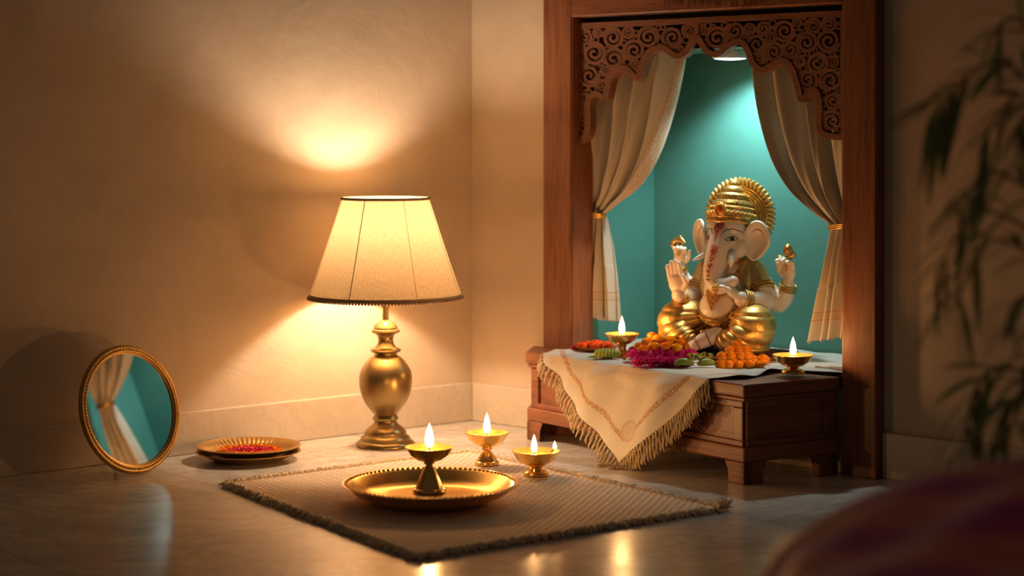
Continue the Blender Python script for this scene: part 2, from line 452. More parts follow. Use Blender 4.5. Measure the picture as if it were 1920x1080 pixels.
def ybot(x):
    best = 0
    for i in range(len(sc)-1):
        a, b = sc[i], sc[i+1]
        if min(a.x, b.x) <= x <= max(a.x, b.x) and abs(a.x-b.x) > 1e-6:
            y = a.y+(b.y-a.y)*(x-a.x)/(b.x-a.x); best = y if best == 0 else min(best, y)
    return best or 90
def dist_edge(x, y):
    d = min(y-(ytop(x)+3), x-1081, 1577-x)
    if y > ybot(x)-8: return -1
    for p in sc[::2]: d = min(d, sqrt((p.x-x)**2+(p.y-9-y)**2))
    return d
rnd = random.Random(5); circ = []
for rad in (19, 16, 13, 10, 8, 6, 4.5):
    for _ in range(2600 if rad > 8 else 3600):
        x = rnd.uniform(1082, 1576); y = rnd.uniform(35, 250)
        r = rad*rnd.uniform(.92, 1.08)
        if dist_edge(x, y) < r-1.2: continue
        if all((x-a)**2+(y-b)**2 > (r+c-1.2)**2 for a, b, c in circ): circ.append((x, y, r))
for i, (x, y, r) in enumerate(circ):
    t0 = rnd.uniform(0, 2*pi); h = VO-.001+.0015*rnd.random()
    wd = max(3.2, min(6.4, r*.42))
    ring = [Vector((x+r*cos(t0+2*pi*k/22), y+r*sin(t0+2*pi*k/22), 0)) for k in range(22)]
    if r < 7:
        ribbon(val, ring, wd, -.012, h, True); continue
    sg = rnd.choice((-1, 1))
    sp = [Vector((x+r*(1-.82*k/26)*cos(t0+sg*k/26*3.1*pi), y+r*(1-.82*k/26)*sin(t0+sg*k/26*3.1*pi), 0)) for k in range(27)]
    arc = [Vector((x+r*cos(t0-sg*k/12*1.15*pi), y+r*sin(t0-sg*k/12*1.15*pi), 0)) for k in range(13)]
    ribbon(val, sp, [wd*(1-.25*k/26) for k in range(27)], -.012, h)
    ribbon(val, arc, wd, -.012, h+.0004)
    e = sp[-1]; bl = [Vector((e.x+1.3*cos(2*pi*k/8), e.y+1.3*sin(2*pi*k/8), 0)) for k in range(8)]
    ribbon(val, bl, 2.4, -.012, h+.0008, True)
# connecting sprigs
for i in range(len(circ)):
    for j in range(i+1, len(circ)):
        a, b = circ[i], circ[j]; d = sqrt((a[0]-b[0])**2+(a[1]-b[1])**2)
        if d < a[2]+b[2]+2.2 and d > 1:
            ux, uy = (b[0]-a[0])/d, (b[1]-a[1])/d
            c = Vector((a[0]+ux*a[2], a[1]+uy*a[2], 0)); tx = Vector((-uy, ux, 0))
            ribbon(val, [c-tx*3, c, c+tx*3], 3.6, -.012, VO-.0015)
part(val, 'valance', M['wood_carve'], SF, smooth=False)

# downlight in the niche
fx = onR(1369, 112, -.15); lamp_s = (fx-C0).dot(DR)
DLt = empty('ceiling_downlight', RW(lamp_s, -.15, NZ)); tag(DLt, 'round white downlight glowing on the ceiling of the teal niche', 'light')
m = MB(); m.lathe([(.012, 0), (.042, -.001), (.043, -.016), (.041, -.02), (.038, -.019)], 40, cap=False); m.build('housing', M['whitemetal'], DLt)
m = MB(); m.lathe([(.0385, -.017), (.036, -.0205), (.02, -.0225), (0, -.0235)], 40, cap=False); m.build('diffuser', M['led'], DLt)
sp = light('downlight_beam', 'SPOT', (0, 0, -.026), 19, (.84, 1, .96), .035, DLt, spot_size=radians(135), spot_blend=.6)
tilt = (-NR*.28 - Z + DR*.10).normalized(); sp.rotation_euler = tilt.to_track_quat('-Z', 'Y').to_euler()

# ------------------------------------------------------------------ curtains
def emb_curtain(edge_right):
    def f(n, col):
        uv = n.n('TexCoord'); sp = n.n('SeparateXYZ'); n.t.links.new(uv.outputs['UV'], sp.inputs[0]); u, v = sp.outputs[0], sp.outputs[1]
        def band(x, a, b): return n.math('MULTIPLY', n.math('GREATER_THAN', x, a), n.math('LESS_THAN', x, b))
        w1 = n.n('TexVoronoi'); n.t.links.new(uv.outputs['UV'], w1.inputs['Vector']); w1.inputs['Scale'].default_value = 260
        pat = n.math('LESS_THAN', w1.outputs['Distance'], .55)
        m = n.math('MULTIPLY', n.math('MULTIPLY', band(u, .945-.02, .975), pat), n.math('LESS_THAN', v, .66)) if edge_right else 0.0
        hm = n.math('ADD', band(v, .905, .909), n.math('ADD', band(v, .930, .934), n.math('MULTIPLY', band(v, .912, .928), n.math('MULTIPLY', pat, .35))))
        t = n.math('ADD', m, hm) if edge_right else hm
        return n.mix(n.math('MULTIPLY', n.math('MINIMUM', t, 1.0), .75), col, c4(.62, .28, .09))
    return f
M['curtL'] = m_fabric('curtain_embroidered', (.74, .68, .57), 600, .9, .18, emb_curtain(True))
M['curtR'] = m_fabric('curtain_plain', (.76, .70, .59), 600, .9, .18, emb_curtain(False))
def interp(rows, y):
    for a, b in zip(rows, rows[1:]):
        if a[0] <= y <= b[0]:
            t = (y-a[0])/(b[0]-a[0]); t2 = t
            return a[1]+(b[1]-a[1])*t2, a[2]+(b[2]-a[2])*t2
    return rows[-1][1], rows[-1][2]
def curtain(name, rows, tie_y, off, nf, mat, seed, sag, label, dirn):
    rr = crom([(a, b, c) for a, b, c in rows], 8); rows2 = [(p.x, p.y, p.z) for p in rr]
    y0, y1 = rows[0][0], rows[-1][0]
    rn = random.Random(seed); ph = [rn.uniform(0, 6) for _ in range(4)]
    m = MB()
    def fn(u, v):
        y = y0+(y1-y0)*v; xl, xr = interp(rows2, y); wd = xr-xl
        uu = u+.035*sin(2*pi*u*2+ph[0]+v*2)*(1 if wd > 60 else .4)
        uu = max(0, min(1, uu))
        x = xl+wd*uu
        g = abs(y-tie_y)
        amp = (.006+.015*min(1, wd/90))*(.45+.55*min(1, g/60))
        fold = amp*(sin(2*pi*nf*u+ph[1]+.5*sin(v*5+ph[2]))+.35*sin(2*pi*nf*2.1*u+ph[3]+v*3))
        yy = y
        if v > .96: yy += 2.5*sin(2*pi*nf*u+1)*(v-.96)/.04
        if y > tie_y: yy += (-8+16*(u if dirn > 0 else 1-u))*(y-tie_y)/(y1-tie_y)*.6
        p = onR(x, yy, off)
        return p+NR*fold
    m.grid(fn, 150, 160)
    c = fn(.5, 1); e = empty(name, (c.x, c.y, c.z))
    m.v = [v-Vector(e.location) for v in m.v]
    o = m.build('drape', mat, e, sharp=180); solid(o, .0012)
    tag(e, label, 'curtain')
    xl, xr = interp(rows2, tie_y); m = MB(); cc = onR((xl+xr)/2, tie_y, off)
    hw = (xr-xl)/2*cc.y/F+.004
    for q, dz in ((0, 0), (1, .0042), (2, -.0042)):
        pts = [cc+DR*(hw*1.02*cos(t))+NR*(.021*sin(t))+Z*(dz-.002*cos(t)*dirn*2) for t in [2*pi*k/40 for k in range(40)]]
        m.tube(pts, .0026, 8, True)
    m.v = [v-Vector(e.location) for v in m.v]
    tag(m.build('tieback', M['gold_dark'], e), 'gold cord tied round the gathered curtain')
    return e
curtain('curtain', [(50, 1092, 1285), (105, 1098, 1276), (200, 1099, 1254), (290, 1100, 1224), (350, 1101, 1188), (385, 1102, 1150), (401, 1103, 1134), (415, 1100, 1136), (470, 1090, 1143), (540, 1080, 1150), (597, 1072, 1154)],
        401, -.062, 4.3, M['curtL'], 3, 0, 'cream curtain with an orange embroidered edge, tied back on the left of the niche', 1)
curtain('curtain', [(50, 1398, 1596), (110, 1405, 1597), (200, 1419, 1597), (290, 1445, 1598), (350, 1478, 1598), (395, 1522, 1598), (423, 1556, 1598), (440, 1555, 1598), (500, 1544, 1597), (570, 1530, 1596), (638, 1517, 1594)],
        424, -.062, 3.8, M['curtR'], 8, 0, 'plain cream curtain tied back against the right post of the niche', -1)

# ------------------------------------------------------------------ altar bench
A = floor_at(985, 824); B = floor_at(1395, 911)
kx = (1576-CX)/F; dC = (FO+.001+C0.dot(NR))/(kx*NR.x+NR.y); Cc = Vector((kx*dC, dC, 0))
kx = (1000-CX)/F; dD = (FO+.001+C0.dot(NR))/(kx*NR.x+NR.y); Dd = Vector((kx*dD, dD, 0))
E = (B-A).normalized(); MO = Vector((E.y, -E.x, 0)); MO = MO if MO.y < 0 else -MO
LEN = (B-A).length
SD = (Cc-B).normalized(); SO = Vector((SD.y, -SD.x, 0))
SO = SO if SO.x > 0 else -SO
quad = [A, B, Cc, Dd]
def inset(q, d, back=0):
    out = []; n = len(q)
    lines = []
    for i in range(n):
        a, b = q[i], q[(i+1) % n]; t = (b-a).normalized(); nn = Vector((-t.y, t.x, 0))
        cen = sum(q, Vector())/n
        if nn.dot(cen-a) < 0: nn = -nn
        dd = d if i != 2 else back
        lines.append((a+nn*dd, t))
    for i in range(n):
        p, t = lines[i-1]; q2, u = lines[i]
        den = t.x*u.y-t.y*u.x; k = ((q2.x-p.x)*u.y-(q2.y-p.y)*u.x)/den
        out.append(p+t*k)
    return out
BE = empty('altar_bench', (sum(quad, Vector())/4)); tag(BE, 'low dark reddish wooden altar bench in front of the niche, on bracket feet', 'bench')
m = MB(); m.prism(inset(quad, .0), HB-.028, HB); bev(part(m, 'bench_top', M['wood_bench'], BE, smooth=False), .004, 3)
m = MB(); m.prism(inset(quad, .006), HB-.038, HB-.029); bev(part(m, 'moulding', M['wood_bench'], BE, smooth=False), .003, 2)
qi = inset(quad, .018); m = MB(); m.prism(qi, .072, HB-.038)
body = part(m, 'carcass', M['wood_bench'], BE, smooth=False)
def facebars(m, p0, p1, out, z0, z1, stiles, proud=.007):
    t = (p1-p0); L = t.length; t.normalize()
    m.box(p0+Z*(z1-.014), t*L, out*proud, Z*.014); m.box(p0+Z*z0, t*L, out*proud, Z*.012)
    for s, w_ in stiles: m.box(p0+t*s+Z*(z0+.012), t*w_, out*proud, Z*(z1-z0-.026))
m = MB(); L1 = (qi[1]-qi[0]).length
facebars(m, qi[0], qi[1], MO, .078, HB-.038, [(0, .028), (L1*.33, .026), (L1*.66, .026), (L1-.030, .030)])
facebars(m, qi[1], qi[2], SO, .078, HB-.038, [(0, .026), ((qi[2]-qi[1]).length-.03, .028)])
bev(part(m, 'panel_frame', M['wood_bench'], BE, smooth=False), .002, 2)
m = MB(); cc = qi[0]+E*(L1*.80)+Z*.118+MO*.0
for ring_r in (.030, .023): m.tube([cc+E*ring_r*cos(t)+Z*ring_r*sin(t)*.95+MO*.001 for t in [2*pi*k/36 for k in range(36)]], .0022, 6, True)
for k in range(10):
    t = 2*pi*k/10; p = cc+E*.014*cos(t)+Z*.014*sin(t)
    m.tube(crom([cc+MO*.001, p+MO*.004, p+(p-cc)*.55+MO*.001], 4), [.002, .003, .0045, .005, .0055, .005, .004, .003, .001], 6)
tag(part(m, 'carved_rosette', M['wood_bench'], BE), 'carved flower relief on the front panel')
m = MB(); m.prism(inset(quad, .004), .046, .078); bev(part(m, 'base_rail', M['wood_bench'], BE, smooth=False), .004, 2)
def foot(corner, d1, d2):
    m = MB(); c = Vector(corner); w_ = .050; th = .02
    for d, o in ((d1, d2), (d2, d1)):
        pts = [(0, 0), (w_, 0), (w_+.002, .028), (w_+.012, .046), (0, .046)]
        vs = [c+d*x+Z*z for x, z in pts]+[c+d*x+Z*z+o*th for x, z in pts]
        n = 5; m.add(vs, [list(range(n))[::-1], list(range(n, 2*n))]+[(i, (i+1) % n, n+(i+1) % n, n+i) for i in range(n)])
    bev(part(m, 'foot', M['wood_bench'], BE, smooth=False), .002)
qf = inset(quad, .004, .002)
foot(qf[0], E, (qf[3]-qf[0]).normalized()); foot(qf[1], -E, (qf[2]-qf[1]).normalized())
foot(qf[2], (qf[3]-qf[2]).normalized(), (qf[1]-qf[2]).normalized()); foot(qf[3], (qf[2]-qf[3]).normalized(), (qf[0]-qf[3]).normalized())

# ------------------------------------------------------------------ altar cloth
sl0, sr0 = .0742, .664; TIPL = .235; OUTT = .058
kt = (1163-CX)/F; tp = A+MO*OUTT; st = (kt*tp.y-tp.x)/(E.x-kt*E.y)
zc = HB+.0022
def top_xy(px, py):
    d = (H-zc)*F/(py-HZ); p = Vector(((px-CX)/F*d, d, 0)); q = p-A
    return q.dot(E), -q.dot(MO)
def ray(s, t): return A+E*s-MO*t
topL = [(sl0, 0)]; topR = [(sr0, 0)]
# top rows run from the front edge into the recess; bounds given in wall coordinates
def wallsoff(p): q = p-C0; return q.dot(DR), q.dot(NR)
NTOP = 60; NH = 70; NS = 110
w_tl = RW(s0+.004, .05, 0); w_tr = RW(s1-.006, .04, 0)
backL = RW(s0+.006, -ND+.01, 0); backR = RW(s1-.006, -ND+.01, 0)
def edge_path(pts): return crom(pts, 12)
Lp = [ray(sl0, 0), A+E*.065-MO*.05, RW(s0+.006, .03, 0), RW(s0+.006, -.1, 0), backL]
sR, tR = top_xy(1400, 709); sR2, tR2 = top_xy(1470, 697)
Rp = [ray(sr0, 0), ray(sR, tR), ray(sR2, tR2), RW(s1-.006, .028, 0), RW(s1-.006, -.05, 0), backR]
Lp = edge_path(Lp); Rp = edge_path(Rp)
def samp(P, t):
    d = [0]
    for a, b in zip(P, P[1:]): d.append(d[-1]+(b-a).length)
    x = t*d[-1]
    for i in range(len(P)-1):
        if d[i+1] >= x-1e-9:
            k = (x-d[i])/max(1e-9, d[i+1]-d[i]); return P[i].lerp(P[i+1], k)
    return P[-1]
def hang(s, L):
    """position for a point L below the front edge"""
    tau = min(1.0, L/TIPL)
    shift = st-(sl0+sr0)/2
    fold = .012*sin(s*26+tau*1.5)*min(1, L/.05)*(1-.55*tau)+.0075*sin(s*57+2+tau*4)*min(1, L/.04)*(1-.7*tau)+.008*min(1, L/.03)
    out = .003+(OUTT-.012)*tau**1.35+fold+.006*min(1, L/.02)
    z = zc-(zc-.009)*tau
    if L < .012: z = zc-.0105*(L/.012)**1.6+0; z = max(z, zc-(zc-.009)*tau-.0)
    return A+E*s+MO*out+Z*z
def cl_fn(u, v):
    # v 0..a hanging (tip to edge), a..1 top
    a = NH/(NH+NTOP)
    if v <= a:
        L = TIPL*(1-v/a); k = 1-v/a
        l = sl0+(st-sl0)*k-.010*sin(pi*k); r = sr0+(st-sr0)*k+.014*sin(pi*k)
        r = max(r, l+.003)
        return hang(l+(r-l)*u, L)
    t = (v-a)/(1-a)
    p = samp(Lp, t).lerp(samp(Rp, t), u)
    wv = .0016*(1+sin(p.x*55+p.y*31))*(.35+.65*(1-t))+.0012*(1+sin(p.x*23-p.y*67+1))
    if u > .9: wv += .003*(u-.9)/.1*(1+sin(t*30))*(1-t)
    return Vector((p.x, p.y, zc+wv*min(1, t*12)))
def cl_uv(u, v):
    a = NH/(NH+NTOP)
    if v <= a:
        L = TIPL*(1-v/a); k = 1-v/a; l = sl0+(st-sl0)*k; r = sr0+(st-sr0)*k
        return (l+(r-l)*u, -L)
    t = (v-a)/(1-a); p = samp(Lp, t).lerp(samp(Rp, t), u)-A
    return (p.dot(E), -p.dot(MO)+.001)
def emb_cloth(n, col):
    uv = n.n('TexCoord'); sp = n.n('SeparateXYZ'); n.t.links.new(uv.outputs['UV'], sp.inputs[0]); u, v = sp.outputs[0], sp.outputs[1]
    def linedist(sa):
        dx, dy = st-sa, -TIPL; L = sqrt(dx*dx+dy*dy); nx, ny = -dy/L, dx/L
        if sa > st: nx, ny = -nx, -ny
        return n.math('ADD', n.math('MULTIPLY', n.math('SUBTRACT', u, sa), nx), n.math('MULTIPLY', v, ny))
    d1, d2 = linedist(sl0), linedist(sr0)
    def band(x, a, b): return n.math('MULTIPLY', n.math('GREATER_THAN', x, a), n.math('LESS_THAN', x, b))
    vo = n.n('TexVoronoi'); n.t.links.new(uv.outputs['UV'], vo.inputs['Vector']); vo.inputs['Scale'].default_value = 210
    pat = n.math('GREATER_THAN', vo.outputs['Distance'], .38)
    bl = n.math('MULTIPLY', band(d1, .038, .050), n.math('GREATER_THAN', d2, .040)); br = n.math('MULTIPLY', band(d2, .038, .050), n.math('GREATER_THAN', d1, .040))
    mcx, mcy = st+.006, -TIPL+.078
    du = n.math('SUBTRACT', u, mcx); dv = n.math('SUBTRACT', v, mcy)
    r = n.math('SQRT', n.math('ADD', n.math('MULTIPLY', du, du), n.math('MULTIPLY', dv, dv)))
    ang = n.math('ARCTAN2', dv, du); rw = n.math('ADD', r, n.math('MULTIPLY', n.math('SINE', n.math('MULTIPLY', ang, 16)), .0007))
    rings = n.math('ADD', band(rw, .0245, .0262), n.math('ADD', band(rw, .0205, .0222), n.math('ADD', band(r, .0135, .0148), band(n.math('ADD', r, n.math('MULTIPLY', n.math('SINE', n.math('MULTIPLY', ang, 5)), .002)), .006, .0078))))
    inside = n.math('LESS_THAN', r, .027)
    bands = n.math('MULTIPLY', n.math('MULTIPLY', n.math('MAXIMUM', bl, br), pat), n.math('SUBTRACT', 1.0, inside))
    t = n.math('MINIMUM', n.math('ADD', bands, n.math('ADD', rings, n.math('MULTIPLY', n.math('MULTIPLY', inside, pat), .15))), 1.0)
    t = n.math('MULTIPLY', t, .78)
    return n.mix(t, col, c4(.42, .20, .09))
M['cloth'] = m_fabric('cloth_linen', (.70, .65, .58), 900, .95, 0, emb_cloth)
AC = empty('altar_cloth', ray(.36, 0)+Z*zc); tag(AC, 'cream linen cloth with embroidered medallion and fringe, its corner hanging over the altar bench', 'cloth')
m = MB(); m.grid(cl_fn, NS, NH+NTOP, cl_uv)
o = part(m, 'linen', M['cloth'], AC, sharp=180); solid(o, .0012, 1)
def tassel(p, d, L, seed):
    rn = random.Random(seed); m = MB(); side = d.cross(MO).normalized()
    for q in range(3):
        ph = rn.uniform(0, 6); pts = []; rs = []
        for k in range(9):
            t = k/8; x = p+d*L*t*(1-.06*q)+side*(.0012*sin(t*9+ph)+.0022*(q-1)*t*rn.uniform(.6, 1.4))+MO*(.0016*cos(t*9+ph)+.001)-Z*(.010*t*t)
            if x.z < .0028:
                x = x+MO*(.0028-x.z)*.8; x.z = .0028+.0004*q
            pts.append(x); rs.append(.0021*(1-.35*t)*(1.25 if k in (1, 2) else 1))
        m.tube(pts, rs, 6)
    part(m, 'tassel', M['tassel'], AC)
NTL = 31
for i in range(NTL):
    k = (i+.5)/NTL; v = (1-k)*NH/(NH+NTOP)
    p = cl_fn(0, v); d = (-E*.55-Z*.8+MO*.08).normalized() if k < .9 else (-E*.3-Z*.75+MO*.35).normalized()
    tassel(p+MO*.001, d, .030+.010*k+random.uniform(-.003, .003), i)
for i in range(NTL+5):
    k = (i+.5)/(NTL+5); v = (1-k)*NH/(NH+NTOP)
    p = cl_fn(1, v); d = (E*.16-Z*.97+MO*.05).normalized()
    tassel(p+MO*.001, d, .040+.004*k+random.uniform(-.004, .004), 100+i)

# ------------------------------------------------------------------ oil lamps
def flame_mesh(m, c, h, r, lean=0):
    prof = []
    for k in range(15):
        t = k/14; prof.append((max(.00001, r*(sin(pi*t**.62))**.9*(1 if t < .999 else 0)), h*t))
    m.lathe(prof, 16, c, cap=False)
def diya(name, loc, zr, R, base, stand, label, flames=None, fh=.040, cat='oil lamp', group=None):
    e = empty(name, loc); tag(e, label, cat, group)
    zr = zr-loc[2]; bd = stand['bowl']
    m = MB(); zb_ = zr-bd
    prof = [(.0, zb_), (R*.22, zb_), (R*.5, zb_+bd*.14), (R*.78, zb_+bd*.45), (R*.92, zb_+bd*.80), (R*1.0, zr-.0015), (R*1.0, zr), (R*.965, zr), (R*.88, zr-bd*.22), (R*.80, zr-bd*.40)]
    prof += [(R*.4, zr-bd*.7), (0, zr-bd*.75)]
    m.lathe(prof, 56); m.build('bowl', M['brass'], e)
    m = MB(); sp_ = [(base, 0), (base*1.02, .002), (base*.97, .0055), (base*.86, .007)]
    if stand['kind'] == 'cone':
        n_ = 10
        for k in range(n_+1):
            t = k/n_; sp_.append((base*.84*(1-t)**.85*(1)+R*.13*t+.0*t, .008+(zb_-.014)*t))
        sp_ += [(R*.24, zb_-.004), (R*.22, zb_-.001), (R*.30, zb_+.0015)]
    else:
        sp_ += [(base*.78, .009), (base*.5, .5*(zb_)), (R*.24, zb_*.75), (R*.30, zb_+.0005), (R*.36, zb_+.0025)]
    m.lathe(sp_, 40); m.build('stand', M['brass'], e)
    m = MB(); m.lathe([(R*.86, zr-bd*.27), (0.0, zr-bd*.26)], 40, cap=False); m.build('oil', M['oil'], e)
    for (fx_, fy_, h_, r_) in (flames or [(0, 0, fh, fh*.16)]):
        z0 = zr-bd*.26
        edge = sqrt(fx_*fx_+fy_*fy_) > R*.6
        if edge: z0 = zr+.001
        m = MB(); m.tube([(fx_*.8, fy_*.8, z0-.003), (fx_*.98, fy_, z0+.004), (fx_, fy_, z0+h_*.27)], [.0022, .002, .0012], 8); m.build('wick', M['wick'], e)
        m = MB(); flame_mesh(m, (fx_, fy_, z0+h_*.06), h_, r_); m.build('flame', M['flame'], e)
        light('flame_light', 'POINT', (fx_, fy_, z0+h_*.55), FP*(h_/.04)**2, (1, .50, .17), .006, e)
    return e
FP = .72
rz = .0085
p = floor_at(805, 921, .019); diya('oil_lamp', p, .1085, .0492, .033, dict(bowl=.030, kind='cone'), 'tall brass oil lamp burning on the round brass tray', fh=.053)
p = floor_at(913, 870, rz); diya('oil_lamp', p, .0785, .0487, .027, dict(bowl=.033, kind='cone'), 'brass oil lamp on a conical stand burning at the back of the rug', fh=.050)
p = floor_at(1005, 890, rz); diya('oil_lamp', p, .060, .0515, .027, dict(bowl=.034, kind='low'), 'squat brass oil lamp with two flames on the rug nearest the altar bench', flames=[(-.004, 0, .042, .0066), (.040, -.006, .020, .0042)])
ZC2 = zc+.0042
p = floor_at(1166, 667, ZC2); diya('oil_lamp', p, .2705, .040, .021, dict(bowl=.027, kind='low'), 'brass oil lamp burning on the left end of the altar', fh=.046)
p = floor_at(1487, 700, ZC2); diya('oil_lamp', p, .2590, .0445, .025, dict(bowl=.027, kind='low'), 'brass oil lamp burning at the right corner of the altar', fh=.044)

# ------------------------------------------------------------------ rug
cr = [floor_at(424, 911), floor_at(782, 1050), floor_at(1352, 958), floor_at(880, 851)]
def rug_m():
    n = NT('jute_weave'); uv = n.n('TexCoord'); sp = n.n('SeparateXYZ'); n.t.links.new(uv.outputs['UV'], sp.inputs[0]); u, v = sp.outputs[0], sp.outputs[1]
    K1, K2 = 2*pi*60, 2*pi*46
    ro = n.math('FLOOR', n.math('MULTIPLY', v, 60.0))
    sh = n.math('MULTIPLY', n.math('MODULO', ro, 2.0), pi)
    a = n.math('ABSOLUTE', n.math('SINE', n.math('MULTIPLY', v, pi*60)))
    b = n.math('SINE', n.math('ADD', n.math('MULTIPLY', u, K2), sh))
    hgt = n.math('MULTIPLY', a, n.math('MULTIPLY_ADD', b, .5, .5))
    nz = n.noise(n.co('UV'), 160, 4, .7); lo = n.noise(n.co('UV'), 6, 3)
    hh = n.math('ADD', hgt, n.math('MULTIPLY', nz, .5))
    col = n.mix(n.ramp(hh, [(.12, (0, 0, 0)), (.62, (1, 1, 1))]), c4(.50, .33, .21), c4(1, .78, .60))
    col = n.mix(n.math('MULTIPLY', lo, .4), col, c4(.60, .44, .29))
    n.pbsdf(col, .95, bump=hh, bs=.5, bd=.003); return n.m
M['jute'] = rug_m()
RG = empty('woven_rug', sum(cr, Vector())/4); tag(RG, 'square brown jute rug with frayed edges on the marble floor', 'rug')
def bil(u, v): return cr[0].lerp(cr[3], v).lerp(cr[1].lerp(cr[2], v), u)
m = MB()
def rugf(u, v):
    p = bil(u, v); ed = min(u, 1-u, v, 1-v)
    n_ = noise.noise(Vector((p.x*14, p.y*14, 0)))*.006*max(0, 1-ed*14)
    p = p+(p-Vector(RG.location)).normalized()*n_
    p.z = .0058+.0008*noise.noise(Vector((p.x*9, p.y*9, 3)))+(.0012*sin(pi*60*v)**2*abs(sin(pi*46*u)))
    if ed < 1e-4: p.z = .001
    return p
m.grid(rugf, 200, 200)
part(m, 'weave', M['jute'], RG, sharp=180)
m = MB(); rn = random.Random(11)
for side in range(4):
    a, b = cr[side], cr[(side+1) % 4]; L = (b-a).length; cnt = int(L/.0052); t_ = (b-a).normalized(); o_ = Vector((t_.y, -t_.x, 0))
    if o_.dot(a-Vector(RG.location)) < 0: o_ = -o_
    for i in range(cnt):
        t = (i+rn.random())/cnt; p = a.lerp(b, t)
        l = rn.uniform(.010, .022); d = (o_+t_*rn.uniform(-.7, .7)).normalized()
        if side in (1, 3) and rn.random() < .3: l *= .6
        h = rn.uniform(.003, .008)
        q = [p-o_*.006+Z*.006, p+d*l*.35+Z*(h+.003), p+d*l*.8+Z*h*.8+t_*rn.uniform(-.003, .003), p+d*l+Z*rn.uniform(.0012, .004)]
        m.tube(crom(q, 3), [.0030, .0032, .0030, .0027, .0024, .0021, .0018, .0015, .0013, .0009], 5)
        if rn.random() < .5:
            c = p+o_*rn.uniform(-.004, .004); m.tube(crom([c-t_*.007+Z*.004, c+Z*.010, c+t_*.007+Z*.004], 3), .0034, 5)
# knotted right corner tuft
for i in range(46):
    c = cr[2]; d = Vector((rn.uniform(-.2, 1), rn.uniform(-.5, .5), rn.uniform(0, .9))).normalized(); l = rn.uniform(.01, .03)
    m.tube(crom([c-Vector((.012, 0, -.004)), c+d*l*.5+Z*.004, c+d*l+Vector((0, 0, rn.uniform(-.002, .004)))+Z*.003], 3), [.0024, .0024, .0022, .002, .0016, .0012, .0008], 5)
tag(part(m, 'frayed_edge', M['rugfray'], RG), 'short frayed fibres along the rug edge', kind='stuff')

# ------------------------------------------------------------------ brass tray
tc = floor_at(808, 905, .045); tc = Vector((tc.x, tc.y, rz))
TR = empty('brass_tray', tc); tag(TR, 'large round polished brass tray with beaded rim on the rug', 'tray')
R = .1765; m = MB()
m.lathe([(0, .002), (R*.60, .002), (R*.68, .004), (R*.86, .018), (R*.965, .0335), (R, .036), (R, .038), (R*.965, .0375), (R*.90, .034), (R*.80, .019), (R*.70, .0105), (R*.60, .0085), (0, .0085)], 128)
m.build('dish', M['brass'], TR)
m = MB()
for k in range(96):
    g = 2*pi*k/96; m.ell((R*.958*cos(g), R*.958*sin(g), .0372), (.0038, .0038, .0026), seg=8, rings=5)
m.build('beaded_rim', M['brass'], TR)

# ------------------------------------------------------------------ stacked plates with garland
pc = floor_at(466, 845, .020)
def plate(z, label, rz_):
    e = empty('brass_plate', (pc.x, pc.y, z), rz_); tag(e, label, 'plate', None)
    R = .1185; m = MB()
    def rf(g, zz): return 1.0
    prof = [(0, 0), (R*.60, 0), (R*.66, .002), (R*.97, .0185), (R, .019), (R, .021), (R*.975, .0214), (R*.955, .0200)]
    m.lathe(prof, 96, cap=False)
    prof2 = [(R*.955, .0200), (R*.92, .0175), (R*.84, .0125), (R*.76, .0080), (R*.70, .0042), (R*.64, .0026), (0, .0026)]
    N = 240; vs = []
    for (r, zz) in prof2:
        for k in range(N):
            g = 2*pi*k/N; bump = .0022*abs(sin(g*30))*(1 if R*.72 < r < R*.93 else 0)
            vs.append((r*cos(g), r*sin(g), zz+bump))
    m.add(vs, [(i*N+k, i*N+(k+1) % N, (i+1)*N+(k+1) % N, (i+1)*N+k) for i in range(len(prof2)-1) for k in range(N)])
    m.build('dish', M['brass_old'], e); return e
plate(0.0, 'lower brass plate of the two stacked on the floor beside the mirror', 0)
plate(.0125, 'upper fluted brass plate of the two stacked on the floor, holding a flower ring', .3)

